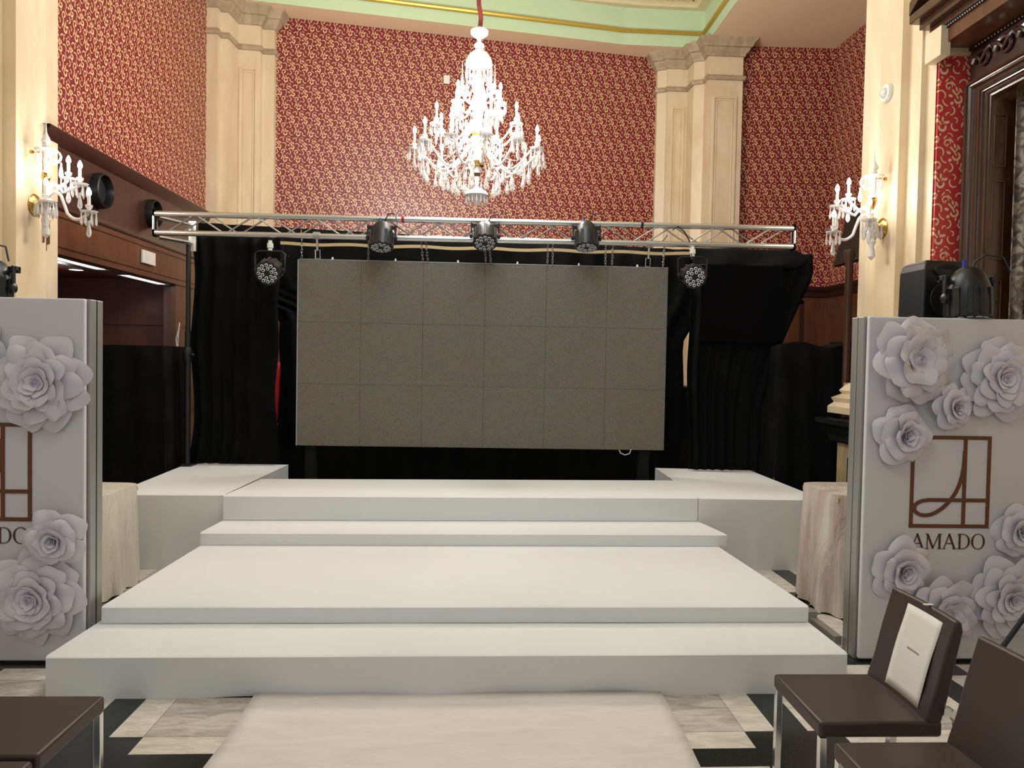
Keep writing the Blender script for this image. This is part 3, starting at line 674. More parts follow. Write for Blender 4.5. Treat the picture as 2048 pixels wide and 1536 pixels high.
# ---------------------------------------------------------- drapes
def drape(name, label, x0, x1, y, zt, zb, folds, amp, ledge=None, redge=None, m='black_cloth', yaw=0, nu=120, nv=24, cat='curtain', seed=0):
    zt = zt if callable(zt) else (lambda u, z_=zt: z_); zb = zb if callable(zb) else (lambda u, z_=zb: z_)
    def fn(u, v):
        l = ledge(v) if ledge else 0; r_ = redge(v) if redge else 0
        x = x0 + l + (x1 + r_ - x0 - l) * u
        yy_ = y + yaw * u + amp * (math.sin(u * folds * 2 * PI + seed) * (.6 + .4 * math.sin(v * 3 + u * 5)) + .4 * math.sin(u * folds * 4.7 + v * 1.5 + seed))
        return (x, yy_, zb(u) + (zt(u) - zb(u)) * v)
    return tag(MB().grid(fn, nu, nv).build(name, m, smooth='all', solid=.008), label, cat)
drape('backdrop_curtain', 'black backdrop curtain behind the screen, widest and furthest back', -2.075, 2.165, 7.9, lambda u: 3.03 - .16 * u, .0, 22, .022,
      ledge=lambda v: -.012 * math.sin(v * 23) - (.85 * min(1, max(0, (v - .70) / .1))), redge=lambda v: -.015 * math.sin(v * 11) + (.30 * min(1, max(0, (v - .66) / .18))))
drape('side_curtain', 'black curtain left of the screen, hanging to the left side deck', -2.86, -1.97, 7.52, 2.84, .60, 7, .03,
      ledge=lambda v: .0 + .05 * math.sin(v * PI) + .03 * math.sin(v * 9), redge=lambda v: -.035 + .016 * math.sin(v * 15) + .05 * max(0, (v - .55) / .45))
rd = drape('side_curtain', 'black curtain right of the screen, spreading sideways at its top', 2.17, 2.86, 7.5, 2.80, .60, 8, .03,
      ledge=lambda v: -.045 + .022 * math.sin(v * 8 + 1) * (v < .8) - .03 * (v > .6) * (v - .6) * 3, redge=lambda v: (.0 if v < .25 else .62 * ((v - .25) / .75) ** 1.35) - (.12 * max(0, (v - .9) / .1)), nu=160)
fold = MB().grid(lambda u, v: (2.12 + 1.02 * u + .14 * u * math.sin(v * PI), 7.43 + .02 * math.sin(u * 12 + v * 2), 2.83 - .18 * v + .0 * u), 60, 6)
tag(fold.build('curtain_flap', 'charcoal_cloth', smooth='all', solid=.008), 'charcoal cloth flap folded over the top of the right black curtain', 'curtain')
tag(MB().box(2.20, 3.02, 7.40, 7.415, 1.9, 2.66).build('ribbed_panel', 'ribbed_gloss'), 'glossy black ribbed panel added in front of the right curtain for striped reflections', 'panel')  # panel added over the cloth to give ribbed reflections of the lamps
# black covered boxes beside the stage
def covered(name, label, x0, x1, y0, y1, z, bump, seed):
    mb = MB()
    N = 40
    per = [(x0, y0), (x1, y0), (x1, y1), (x0, y1)]
    def fn(u, v):
        # v: 0 front hem -> .7 top front edge -> 1 back
        x = x0 + (x1 - x0) * u
        if v < .7:
            k = v / .7; return (x - (0.05 * (1 - k)) * (1 if u < .5 else -1) * abs(2 * u - 1), y0 + .025 * math.sin(u * 21 + seed + k) * (1 - k * .6) - .05 * (1 - k), z * k + bump(u) * k)
        k = (v - .7) / .3; return (x, y0 + (y1 - y0) * k, z + bump(u) * (1 - .3 * k))
    mb.grid(fn, N, 30)
    for xx, uu in ((x0, 0), (x1, 1)):
        mb.grid(lambda u, v: (xx + (.015 * math.sin(u * 14)) * (1 - v) + (.05 * (1 - v)) * (1 if uu else -1), y0 + (y1 - y0) * u, (z + bump(uu)) * v), 16, 10)
    return tag(mb.build(name, 'black_cloth', smooth=True, solid=.006), label, 'cloth')
covered('black_cover', 'black cloth covered box beside the left side deck, under the wooden recess', -3.85, -2.97, 7.2, 7.75, 1.745, lambda u: 0, 0)
covered('black_cover', 'black cloth covered box between right curtain and cream pillar', 2.93, 3.66, 7.2, 7.7, 1.86, lambda u: .035 * math.sin(u * 7) + .04 * u, 2)
tag(MB().box(-2.75, -2.1, 8.15, 8.7, 0, .93).build('flight_case', 'black_plastic', bevel=.02), 'dark case behind the curtains, seen through the gap left of the screen', 'case')
tag(MB().grid(lambda u, v: (-2.36 + .36 * u, 8.25 + .03 * math.sin(u * 15) + .1 * v, .935 + .66 * v + .03 * math.sin(u * 6)), 16, 10).build('red_garment', 'red_fabric', smooth='all', solid=.02), 'red fabric seen through the gap left of the screen', 'cloth')
tag(MB().box(2.2, 2.8, 8.3, 8.8, 0, 1.42).build('flight_case', 'black_plastic', bevel=.02), 'dark case behind the curtains, seen through the gap right of the screen', 'case')
tag(MB().tube([(-3.55, 9.05, 2.05), (-3.545, 9.0, 1.9), (-3.56, 9.02, 1.72)], .006, 6).tube([(-3.56, 9.05, 1.97), (-3.57, 9.0, 1.85), (-3.56, 9.02, 1.72)], .006, 6).build('cable', 'white_plastic', smooth=True), 'thin white cable on the wooden post left of the truss stand', 'cable')

# ---------------------------------------------------------- floral banner panels
def stroke2(mb, pts, wd, T, th=.003):
    n = len(pts); P = [Vector(p) for p in pts]; ws = wd if isinstance(wd, (list, tuple)) else [wd] * n
    L, R2 = [], []
    for i in range(n):
        d = (P[min(i + 1, n - 1)] - P[max(i - 1, 0)]).normalized(); nn = Vector((-d.y, d.x)) * ws[i] / 2
        L.append(P[i] + nn); R2.append(P[i] - nn)
    for i in range(n - 1):
        q = [L[i], L[i + 1], R2[i + 1], R2[i]]
        mb.add([(a.x, 0, a.y) for a in q] + [(a.x, -th, a.y) for a in q], [(3, 2, 1, 0), (4, 5, 6, 7), (0, 1, 5, 4), (1, 2, 6, 5), (2, 3, 7, 6), (3, 0, 4, 7)], T)
def logo_mesh(W, H):
    mb = MB(); b = .045 * W; T = None
    for qi, q in enumerate(([(0, b / 2), (W, b / 2)], [(0, H - b / 2), (W, H - b / 2)], [(b / 2, 0), (b / 2, H)], [(W - b / 2, 0), (W - b / 2, H)], [(.676 * W, 0), (.676 * W, H)], [(.24 * W, .343 * W), (W, .343 * W)])):
        stroke2(mb, q, b, T, .003 + .0002 * qi)
    cu_ = [(.668, .95), (.664, .80), (.65, .68), (.615, .54), (.555, .41), (.47, .30), (.37, .215), (.27, .165), (.17, .155), (.09, .185), (.06, .235), (.08, .29), (.15, .328), (.24, .343)]
    pts = []
    for i in range(len(cu_) - 1):
        p0 = Vector(cu_[max(i - 1, 0)]); p1 = Vector(cu_[i]); p2 = Vector(cu_[i + 1]); p3 = Vector(cu_[min(i + 2, len(cu_) - 1)])
        for k in range(4):
            t_ = k / 4; pts.append((.5 * ((2 * p1) + (-p0 + p2) * t_ + (2 * p0 - 5 * p1 + 4 * p2 - p3) * t_ ** 2 + (-p0 + 3 * p1 - 3 * p2 + p3) * t_ ** 3)) * W)
    pts.append(Vector(cu_[-1]) * W)
    stroke2(mb, pts, b, T, .0045)
    return mb
def letters(h):
    """serif capitals, cap height h; returns dict of mesh, width"""
    out = {}
    def E(fn):
        mb = MB(); wd = fn(mb); return mb, wd
    tk, tn, sf = .125 * h, .05 * h, .03 * h
    def serif(mb, x, z, w_): stroke2(mb, [(x - w_ / 2, z + (sf / 2 if z < h / 2 else -sf / 2)), (x + w_ / 2, z + (sf / 2 if z < h / 2 else -sf / 2))], sf, None)
    def A(mb):
        stroke2(mb, [(.10 * h, 0), (.46 * h, h)], tn, None); stroke2(mb, [(.44 * h, h), (.83 * h, 0)], tk, None)
        stroke2(mb, [(.22 * h, .36 * h), (.68 * h, .36 * h)], tn, None, .0026); serif(mb, .10 * h, 0, .27 * h); serif(mb, .83 * h, 0, .3 * h); return .97 * h
    def Mm(mb):
        stroke2(mb, [(.17 * h, 0), (.17 * h, h)], tn, None); stroke2(mb, [(.18 * h, .98 * h), (.56 * h, .03 * h)], tk, None)
        stroke2(mb, [(.55 * h, .03 * h), (.95 * h, .98 * h)], tn, None); stroke2(mb, [(1.0 * h, 0), (1.0 * h, h)], tk, None)
        serif(mb, .17 * h, 0, .28 * h); serif(mb, 1.0 * h, 0, .32 * h); serif(mb, .12 * h, h, .2 * h); serif(mb, 1.05 * h, h, .2 * h); return 1.2 * h
    def ring(mb, cx, cz, rx, rz, a0, a1, n=28):
        for i in range(n):
            q = []
            for a in (a0 + (a1 - a0) * i / n, a0 + (a1 - a0) * (i + 1) / n):
                wd = tn + (tk - tn) * abs(math.cos(a)) ** 1.5
                q.append(((cx + rx * math.cos(a), cz + rz * math.sin(a)), (cx + (rx - wd) * math.cos(a), cz + (rz - tn * .9) * math.sin(a))))
            v = [q[0][0], q[1][0], q[1][1], q[0][1]]
            mb.add([(a_[0], 0, a_[1]) for a_ in v] + [(a_[0], -.003, a_[1]) for a_ in v], [(3, 2, 1, 0), (4, 5, 6, 7), (0, 1, 5, 4), (1, 2, 6, 5), (2, 3, 7, 6), (3, 0, 4, 7)])
    def Dd(mb):
        stroke2(mb, [(.2 * h, 0), (.2 * h, h)], tk, None); ring(mb, .42 * h, .5 * h, .47 * h, .5 * h, -PI / 2, PI / 2)
        stroke2(mb, [(.06 * h, .022 * h), (.43 * h, .022 * h)], tn * .9, None); stroke2(mb, [(.06 * h, .978 * h), (.43 * h, .978 * h)], tn * .9, None); return .97 * h
    def O(mb): ring(mb, .48 * h, .5 * h, .46 * h, .52 * h, 0, 2 * PI, 40); return .98 * h
    return [E(A), E(Mm), E(A), E(Dd), E(O)]
def make_petal(L, Wd, tilt, curl, cup, seed=0, roll=.35):
    rr = random.Random(seed); nt, ns = 8, 8; ph = rr.random() * 6; w1 = rr.uniform(.85, 1.15)
    mb = MB()
    q1 = rr.uniform(-1, 1)
    def fn(u, v):
        s_ = u * 2 - 1; t_ = v
        half = Wd * w1 * (.16 + .84 * t_ ** .75)
        edge = 1 - .40 * abs(s_) ** 3 - .05 * math.cos(s_ * 4 + ph)
        y = L * t_ * edge; x = s_ * half * (1 - .22 * max(0, t_ - .75) * 4 * abs(s_) ** 2 * .5)
        k = max(0, t_ - .62) / .38
        h = math.sin(tilt) * y + cup * s_ * s_ * half * t_ - curl * L * .42 * k * k * (1 + .5 * q1 * s_) + .022 * L * math.sin(s_ * 4 + ph) * t_ * t_
        return (x, y * math.cos(tilt) + curl * L * .10 * k * k, h)
    return mb.grid(fn, ns, nt)
ROSES = {}
def rose(label, pos, R, style, seed, group, rotz=0, tilt=(0, 0)):
    """opens along -Y; petals are children"""
    t_ = thing('paper_rose', label, 'paper flower', pos, group=group); t_.rotation_euler = (tilt[0], 0, tilt[1])
    rr = random.Random(seed)
    if style == 'peony': rings = [(8, 1.0, .44, .14, .22, .0), (8, .86, .38, .30, .30, .03), (7, .70, .33, .44, .34, .07), (6, .54, .28, .60, .34, .11), (6, .40, .21, .78, .3, .14), (5, .27, .15, .9, .2, .17)]
    elif style == 'rose': rings = [(5, 1.0, .58, .16, .45, .0), (5, .84, .50, .48, .50, .04), (5, .64, .38, .80, .40, .08), (5, .48, .28, 1.05, .22, .11), (4, .34, .2, 1.25, .1, .14)]
    else: rings = [(7, 1.0, .50, .18, .30, .0), (7, .84, .42, .36, .40, .05), (6, .64, .36, .60, .40, .09), (5, .40, .24, .70, .3, .10)]
    for ri, (n, L, Wd, tl, cr, h0) in enumerate(rings):
        a0 = rr.random() * 6
        for k in range(n):
            a = a0 + 2 * PI * k / n + rr.uniform(-.08, .08)
            mb = make_petal(L * R * rr.uniform(.94, 1.05), Wd * R, tl + rr.uniform(-.06, .06), cr, .22 + .25 * (ri > 1), seed * 100 + ri * 10 + k)
            T = Matrix.Rotation(PI / 2, 4, 'X') @ Matrix.Rotation(a, 4, 'Z') @ Matrix.Translation((0, 0, R * h0 + .006 + .004 * (k % 2))) @ Matrix.Rotation((.10 if k % 2 else -.06), 4, 'Y')
            mb.v = [tuple(T @ Vector(q)) for q in mb.v]
            mb.build('petal', 'paper_white', t_, smooth='all', recalc=False)
    T = Matrix.Rotation(PI / 2, 4, 'X')
    pts = [(R * (.02 + .011 * i) * math.cos(i * .7), R * (.02 + .011 * i) * math.sin(i * .7)) for i in range(16)]
    mb = MB(); n = len(pts)
    mb.add([(x, y, R * .15) for x, y in pts] + [(x, y, R * (.40 - .008 * i)) for i, (x, y) in enumerate(pts)], [(i, i + 1, n + i + 1, n + i) for i in range(n - 1)], T)
    mb.lathe([(R * .16, R * .1), (R * .13, R * .22), (R * .04, R * .27), (.001, R * .28)], 12, T)
    mb.build('rose_centre', 'paper_white', t_, smooth=True)
    return t_
LMESH = None
def panel(side, X0, Y, label):
    t_ = thing('display_panel', label, 'display panel', (X0, Y, 0))
    # face 1.0 wide: local x 0..1 ; side=1 left edge at origin, side=-1 right edge at x=1
    MB().box(0, 1.0, 0, .03, .012, 1.945).build('banner', 'banner_white', t_, bevel=.008)
    ex = [-.012] if side > 0 else [.952]
    for e in (-.015, .965):
        fr = MB()
        for y0 in (.035, .105): fr.box(e, e + .05, y0, y0 + .06, 0, 1.945)
        t2 = MB().box(e + .006, e + .05, .095, .105, 0, 1.94).build('upright_gap', 'black_plastic', t_)
        fr.build('upright', 'aluminium_dull', t_, bevel=.004)
    MB().box(.035, .965, .04, .16, 1.87, 1.94).box(.035, .965, .04, .16, 0, .06).build('crossbar', 'aluminium_dull', t_, bevel=.004)
    lx = .5 - .231 + (-.005 if side > 0 else .0)
    lg = logo_mesh(.462, .522).build('logo', 'copper_ink', t_); lg.location = (lx, -.0005, .762)
    x = lx + .012; 
    for mb, wd in letters(.086):
        l_ = mb.build('letter', 'dark_copper_ink', t_); l_.location = (x, -.0005, .643); x += wd * .97 + .002
    return t_
panel(1, 2.168, 4.10, 'white panel with AMADO logo and paper roses at the right edge, upright')
panel(-1, -3.085, 4.06, 'white panel with AMADO logo and paper roses at the left edge, upright')
RG = 'paper roses on the display panels'
def rs(px, py, rp, Y, style, seed, lab, tilt=(0, 0), dy=.0):
    rose(lab, at(px, py, Y - .004 - dy), rp / F * Y, style, seed, RG, tilt=tilt)
YR, YL_ = 4.10, 4.06
rs(1822, 722, 92, YR, 'open', 1, 'large open white paper rose at the top left corner of the right panel', (-.05, .15), .01)
rs(1996, 758, 86, YR, 'peony', 2, 'large many-petalled white paper rose at the top right of the right panel')
rs(1903, 815, 47, YR, 'rose', 3, 'smallest white paper rose, between the two big ones on the right panel', (0, .2), .03)
rs(1802, 870, 64, YR, 'rose', 4, 'white paper rose left of the logo on the right panel', (0, .1), .0)
rs(1798, 1138, 66, YR, 'rose', 5, 'white paper rose below the lettering, at the left edge of the right panel', (.1, .1))
rs(1884, 1222, 80, YR, 'open', 6, 'wide flat paper rose behind the chair with the paper sheet', (.1, .1))
rs(2015, 1196, 84, YR, 'peony', 7, 'large paper rose at the lower right of the right panel', (.0, -.1), .03)
rs(2036, 1062, 56, YR, 'rose', 8, 'paper rose at the right picture edge beside the lettering', (0, -.1), .01)
rs(88, 765, 94, YL_, 'peony', 11, 'large many-petalled paper rose on the upper part of the left panel')
rs(112, 1078, 60, YL_, 'rose', 12, 'medium paper rose right of the lettering on the left panel', (.1, .15), .02)
rs(76, 1192, 92, YL_, 'peony', 13, 'large paper rose low on the left panel')
rs(-38, 690, 48, YL_, 'rose', 14, 'paper rose cut by the left picture edge, high on the left panel')

# rail behind the right panel, cable, left cables
rl = thing('floor_rail', 'aluminium rail on the floor between the white steps and right panel', 'rail', (0, 0, 0))
a, b = Vector((2.16, 4.30, .06)), Vector((2.06, 5.12, .06))
MB().box(2.10, 2.15, 4.26, 5.12, .03, .085).build('rail_bar', 'aluminium', rl, bevel=.004)
MB().box(2.02, 2.05, 4.30, 5.12, .0, .05).build('rail_bar', 'aluminium_dull', rl, bevel=.004)
MB().box(1.88, 2.12, 5.08, 5.14, 0, .06).build('foot', 'black_metal', rl, bevel=.01)
MB().box(2.085, 2.16, 4.60, 4.68, .08, .115).tube([(2.11, 4.64, .09), (2.19, 4.62, .10)], .010, 8).build('rail_clamp', 'aluminium_dull', rl, bevel=.004)
tag(MB().tube([(2.06, 4.66, .12), (2.0, 4.60, .09), (1.97, 4.52, .03), (1.97, 4.42, .012)], .009, 8).build('cable', 'cable_grey', smooth=True), 'brown cable looping over the aluminium rail on the right floor', 'cable')
cb = MB(); rr = random.Random(5)
for k in range(11):
    x0_ = -2.42 + .02 * k; pts = []
    for i in range(12): pts.append((-2.50 + .035 * i + .015 * math.sin(i * .9 + k), 4.30 + .06 * k + .04 * math.sin(i * .7 + k * 1.7), .012 + .012 * (k % 4) + .01 * math.sin(i + k)))
    cb.tube(pts, .0085, 6)
o = tag(cb.build('cable_pile', 'cable_grey', smooth=True), 'tangled pile of grey cables on the floor behind the left panel', 'cables'); o['kind'] = 'stuff'

# draped tables
def draped(label, cx, cy, wx, wy, z, flare, m, seed, rz=0):
    t_ = thing('draped_table', label, 'table', (cx, cy, 0), rz)
    mb = MB(); N = 96
    def rad(a, k):
        # rounded square
        c_, s_ = math.cos(a), math.sin(a); p_ = 5
        r_ = 1 / ((abs(c_ / wx) ** p_ + abs(s_ / wy) ** p_) ** (1 / p_))
        return r_ * (1 + flare * k) + (.018 * math.sin(a * 9 + seed) + .012 * math.sin(a * 17 + seed * 2)) * k ** 1.2
    rows = []
    for j in range(15):
        k = j / 14; rows.append([(rad(2 * PI * i / N, k) * math.cos(2 * PI * i / N), rad(2 * PI * i / N, k) * math.sin(2 * PI * i / N), z * (1 - k) + .01 + (.006 * math.sin(i) if j == 14 else 0)) for i in range(N)])
    vs = [(0, 0, z + .012)] + [p for r_ in rows for p in r_]
    fs = [(0, 1 + i, 1 + (i + 1) % N) for i in range(N)] + [(1 + j * N + i, 1 + j * N + (i + 1) % N, 1 + (j + 1) * N + (i + 1) % N, 1 + (j + 1) * N + i) for j in range(14) for i in range(N)]
    mb.add(vs, fs); mb.build('tablecloth', m, t_, smooth=True)
    MB().box(-wx * .9, wx * .9, -wy * .9, wy * .9, z - .04, z - .01).build('tabletop', 'tan_wood', t_)
    return t_
draped('table under wrinkled pinkish plastic cover between right side deck and right panel', 2.66, 5.12, .30, .30, .80, .13, 'draped_plastic', 1)
draped('table under creased cream satin cloth between left side deck and left panel', -2.74, 5.32, .27, .33, .70, .10, 'draped_satin', 4)

# speaker on the right panel
sp_ = thing('loudspeaker', 'black loudspeaker behind the top of the right floral panel', 'speaker', (2.76, 4.50, 1.95))
sp_.rotation_euler.z = .12
def cab(z, k): return [(-.155 * k, -.13), (.155 * k, -.13), (.12 * k, .14), (-.12 * k, .14)]
mb = MB(); vs = []
lv = [(0, .97), (.02, 1), (.30, .96), (.345, .88), (.36, .74)]
for z, k in lv: vs += [(x * (1 if True else 1), y * min(1, k + .04), z) for x, y in cab(z, k)]
fs = [(3, 2, 1, 0), tuple(range((len(lv) - 1) * 4, len(lv) * 4))] + [(j * 4 + i, j * 4 + (i + 1) % 4, j * 4 + 4 + (i + 1) % 4, j * 4 + 4 + i) for j in range(len(lv) - 1) for i in range(4)]
mb.add(vs, fs).build('cabinet', 'black_plastic', sp_, bevel=.012)
MB().prism([(.115 * math.cos(a), .105 * math.sin(a)) for a in [i * 2 * PI / 28 for i in range(28)]], 0, .012, Matrix.Translation((0, -.132, .125)) @ Matrix.Rotation(PI / 2, 4, 'X')).build('grille', 'black_grille', sp_, bevel=.004)
MB().lathe([(.001, .0), (.02, .0), (.06, .022), (.066, .022), (.068, .0)], 24, Matrix.Translation((0, -.129, .295)) @ Matrix.Rotation(PI / 2, 4, 'X') @ Matrix.Diagonal((1.35, .6, .6, 1))).build('horn', 'black_grille', sp_, smooth=True)
st_ = MB().lathe([(.16, 0), (.16, .02), (.03, .04), (.025, 1.95)], 16)
o = st_.build('speaker_pole', 'black_metal', smooth=True); o.location = (2.76, 4.50, 0); tag(o, 'black round-based pole under the loudspeaker behind the right panel', 'stand')
tp = thing('tripod_stand', 'black tripod stand mostly behind the front right chair', 'stand', (3.0, 3.72, 0))
MB().tube([(0, 0, .3), (0, 0, 1.25)], .018, 10).build('pole', 'black_metal', tp, smooth=True)
for k, (dx, dy) in enumerate(((-.42, -.0), (.25, .25), (.2, -.3))):
    l_ = MB().tube([(0, 0, .62), (dx, dy, .02)], .013, 8).build('leg', 'black_metal', tp, smooth=True)
    MB().lathe([(.03, 0), (.035, .02), (.02, .05)], 10, Matrix.Translation((dx, dy, 0))).build('rubber_foot', 'black_plastic', l_, smooth=True)
tag(MB().box(3.9, 3.94, 8.0, 9.4, 2.5, 3.6).build('wall_screen', 'black_plastic'), 'black wall screen behind the right wall light', 'screen') if False else None
ws = MB().box(-.03, .03, -.55, .55, -.38, .38).build('wall_screen', 'black_plastic', bevel=.008); ws.location = (4.62, 8.9, 3.32); ws.rotation_euler = (0, .25, .0)
tag(ws, 'dark flat screen tilted out behind the right wall light', 'screen')

# ---------------------------------------------------------- chairs
def chair():
    t_ = thing('dining_chair', '', 'chair', (0, 0, 0))
    W_, Dp = .40, .40
    MB().box(0, .425, 0, W_, .405, .46).build('seat', 'leather', t_, bevel=.012, smooth=True, seg=3)
    mb = MB()
    prof = [(.366, .45), (.37, .47), (.395, .55), (.42, .66), (.450, .77), (.460, .805)]
    def fn(k, off):
        return prof[k][0] + off
    vs = []; th = [.055, .055, .05, .045, .038, .022]
    N = 10
    for k, (x, z) in enumerate(prof):
        for i in range(N + 1):
            u = i / N; y = .002 + (W_ - .004) * u; bow = .012 * math.sin(PI * u)
            vs.append((x + bow, y, z))
    nb = len(vs)
    for k, (x, z) in enumerate(prof):
        for i in range(N + 1):
            u = i / N; vs.append((x + th[k] + .012 * math.sin(PI * u), .002 + (W_ - .004) * u, z - (.004 if k else 0)))
    R1 = N + 1; K_ = len(prof); fs = []
    for k in range(K_ - 1):
        for i in range(N):
            a = k * R1 + i; fs += [(a, a + R1, a + R1 + 1, a + 1), (nb + a, nb + a + 1, nb + a + R1 + 1, nb + a + R1)]
        fs += [(k * R1, nb + k * R1, nb + (k + 1) * R1, (k + 1) * R1), (k * R1 + N, (k + 1) * R1 + N, nb + (k + 1) * R1 + N, nb + k * R1 + N)]
    for i in range(N):
        fs += [(i, i + 1, nb + i + 1, nb + i), ((K_ - 1) * R1 + i, nb + (K_ - 1) * R1 + i, nb + (K_ - 1) * R1 + i + 1, (K_ - 1) * R1 + i + 1)]
    mb.add(vs, fs).build('backrest', 'leather', t_, bevel=.01, smooth=True, seg=3)
    for y in (.004, W_ - .028):
        MB().box(.004, .028, y, y + .024, 0, .405).build('leg', 'chrome', t_, bevel=.002)
    for y in (-.012, W_ - .018):
        mb = MB(); pts = [(.42, .50), (.445, .497), (.466, .482), (.480, .455), (.487, .41), (.485, .34), (.462, .0)]
        for i in range(len(pts) - 1):
            (xa, za), (xb, zb_) = pts[i], pts[i + 1]
            d = Vector((xb - xa, zb_ - za)).normalized(); n_ = Vector((-d.y, d.x)) * .013
            q = [(xa + n_.x, za + n_.y), (xb + n_.x, zb_ + n_.y), (xb - n_.x, zb_ - n_.y), (xa - n_.x, za - n_.y)]
            mb.add([(a_, y, c_) for a_, c_ in q] + [(a_, y + .03, c_) for a_, c_ in q], [(0, 1, 2, 3), (7, 6, 5, 4), (0, 4, 5, 1), (1, 5, 6, 2), (2, 6, 7, 3), (3, 7, 4, 0)])
        mb.build('leg', 'chrome', t_)
    return t_
c1 = chair(); places = [((1.165, 2.440, 0), .0, 'dark brown leather chair with a paper sheet taped on its back, right side'),
    ((1.15, 1.915, 0), 0, 'dark brown leather chair nearest the camera at the right edge, no paper'),
    ((-1.288, 2.653, 0), PI, 'dark brown leather chair seat at the lower left, further of the two'),
    ((-1.285, 2.225, 0), PI, 'dark brown leather chair seat just cut by the bottom left corner')]
cc = []
for i, (l_, rz, lab) in enumerate(places):
    o = c1 if i == 0 else copy_tree(c1)
    o.location = l_; o.rotation_euler.z = rz; o['label'] = lab; o['category'] = 'chair'; o['group'] = 'brown chairs along the aisle'; cc.append(o)
ps = thing('paper_sheet', 'white paper sheet taped to the backrest of the right chair', 'paper', (1.165, 2.440, 0))
def bx(z):
    pf = [(.355, .405), (.37, .46), (.395, .55), (.42, .66), (.450, .77), (.460, .805)]
    for (xa, za), (xb, zb_) in zip(pf, pf[1:]):
        if z <= zb_: return xa + (xb - xa) * (z - za) / (zb_ - za)
    return pf[-1][0]
MB().grid(lambda u, v: (bx(.475 + .30 * v) - .0035 - .003 * math.sin(v * 5) + .012 * math.sin(PI * (.17 + .54 * u)), .07 + .215 * u, .475 + .30 * v), 8, 10).build('sheet', 'sheet_white', ps, solid=.0012, smooth='all')
MB().grid(lambda u, v: (bx(.632 + .005 * v) - .0065 + .012 * math.sin(PI * (.35 + .2 * u)), .14 + .075 * u, .632 + .006 * v), 4, 1).build('printed_line', 'sheet_grey', ps)
MB().box(.452, .485, .168, .182, .8035, .8065).build('tape', 'white_plastic', ps)

# ---------------------------------------------------------- crystal fittings
def drop_mesh(L, r):
    return [(.0008, 0), (r * .45, -L * .10), (r * .3, -L * .2), (r * .75, -L * .5), (r, -L * .74), (r * .7, -L * .9), (.0008, -L)]
def pendants(n, R, z, L, r, c=(0, 0, 0), seg=5):
    mb = MB()
    for k in range(n):
        a = 2 * PI * k / n
        mb.lathe(drop_mesh(L, r), seg, Matrix.Translation((c[0] + R * math.cos(a), c[1] + R * math.sin(a), c[2] + z)))
    return mb
def pan(R, z=0):
    return [(.002, z + .0), (R * .35, z + .004), (R * .8, z + .0), (R, z + .012), (R * 1.02, z + .016), (R * .8, z + .008), (R * .3, z + .012), (.002, z + .012)]
CUP = [(.004, .0), (.012, .004), (.010, .018), (.018, .028), (.022, .045), (.014, .05), (.012, .048)]
BULB = [(.006, 0), (.013, .008), (.015, .02), (.012, .034), (.006, .048), (.0015, .056)]
def arm_proto(parent, R, rise, drop, sc=1.0, pend=6, name='arm', rstart=.05):
    """arm leaves the stem at origin, dips, rises to a candle at distance R, height 0 = pan level"""
    pts = []
    for i in range(17):
        t_ = i / 16; r_ = rstart + (R - rstart) * (t_ ** .9)
        z = -drop * math.sin(PI * min(1, t_ * 1.12)) ** 1.2 + (rise * (1 - t_) ** 1.6)
        pts.append((r_, 0, z - .0 * t_))
    pts[-1] = (R, 0, -.005)
    a = MB().tube(pts, .0085 * sc, 8).build(name, 'crystal_frost', parent, smooth=True)
    MB().lathe([(q[0] * sc, q[1] * sc) for q in pan(.055)], 14, Matrix.Translation((R, 0, 0))).lathe([(q[0] * sc, q[1] * sc + .012) for q in CUP], 10, Matrix.Translation((R, 0, 0))).build('drip_pan', 'crystal_frost', a, smooth=True)
    mb = pendants(pend, .05 * sc, .004, .085 * sc, .009 * sc, (R, 0, 0)); mb.lathe(drop_mesh(.11 * sc, .014 * sc), 6, Matrix.Translation((R, 0, -.03)))
    mb.build('pendants', 'crystal', a)
    MB().lathe([(.010 * sc, .05 * sc), (.010 * sc, .135 * sc)], 10, Matrix.Translation((R, 0, 0))).build('candle', 'candle_white', a, smooth=True)
    MB().lathe([(r_ * sc, z * sc) for r_, z in BULB], 10, Matrix.Translation((R, 0, .135 * sc))).build('bulb', 'bulb_glow', a, smooth=True)
    return a
def ring_of(a, n, ph, z):
    for k in range(n):
        o = a if k == 0 else copy_tree(a, a.parent)
        o.location = (0, 0, z); o.rotation_euler = (0, 0, ph + 2 * PI * k / n)
ch = thing('chandelier', 'large crystal chandelier with lit candle bulbs hanging before the red wallpaper', 'chandelier', (-.055, 7.5, 0))
mb = MB(); rp_ = []
for k in range(60): rp_.append((.012 * math.sin(k * .8), .012 * math.cos(k * .8), 4.94 + k * .043))
mb.tube(rp_, .022, 8).build('rope_sleeve', 'red_rope', ch, smooth=True)
MB().lathe([(.01, 4.96), (.05, 4.93), (.088, 4.91), (.085, 4.88), (.04, 4.845), (.02, 4.83), (.022, 4.80), (.048, 4.78), (.05, 4.755), (.03, 4.73), (.02, 4.72), (.024, 4.45), (.05, 4.43), (.055, 4.40), (.03, 4.37), (.028, 4.30), (.06, 4.26), (.075, 4.20), (.05, 4.1), (.04, 4.0), (.06, 3.93), (.07, 3.88), (.045, 3.82), (.035, 3.66), (.05, 3.62), (.03, 3.5), (.02, 3.40), (.01, 3.3)], 20).build('stem', 'crystal_frost', ch, smooth=True)
MB().lathe([(.012, 4.71), (.05, 4.72), (.10, 4.68), (.13, 4.62), (.135, 4.58), (.13, 4.575), (.12, 4.61), (.05, 4.70), (.012, 4.69)], 24).build('crown', 'crystal_frost', ch, smooth=True)
pendants(16, .125, 4.58, .14, .012).build('crown_pendants', 'crystal', ch)
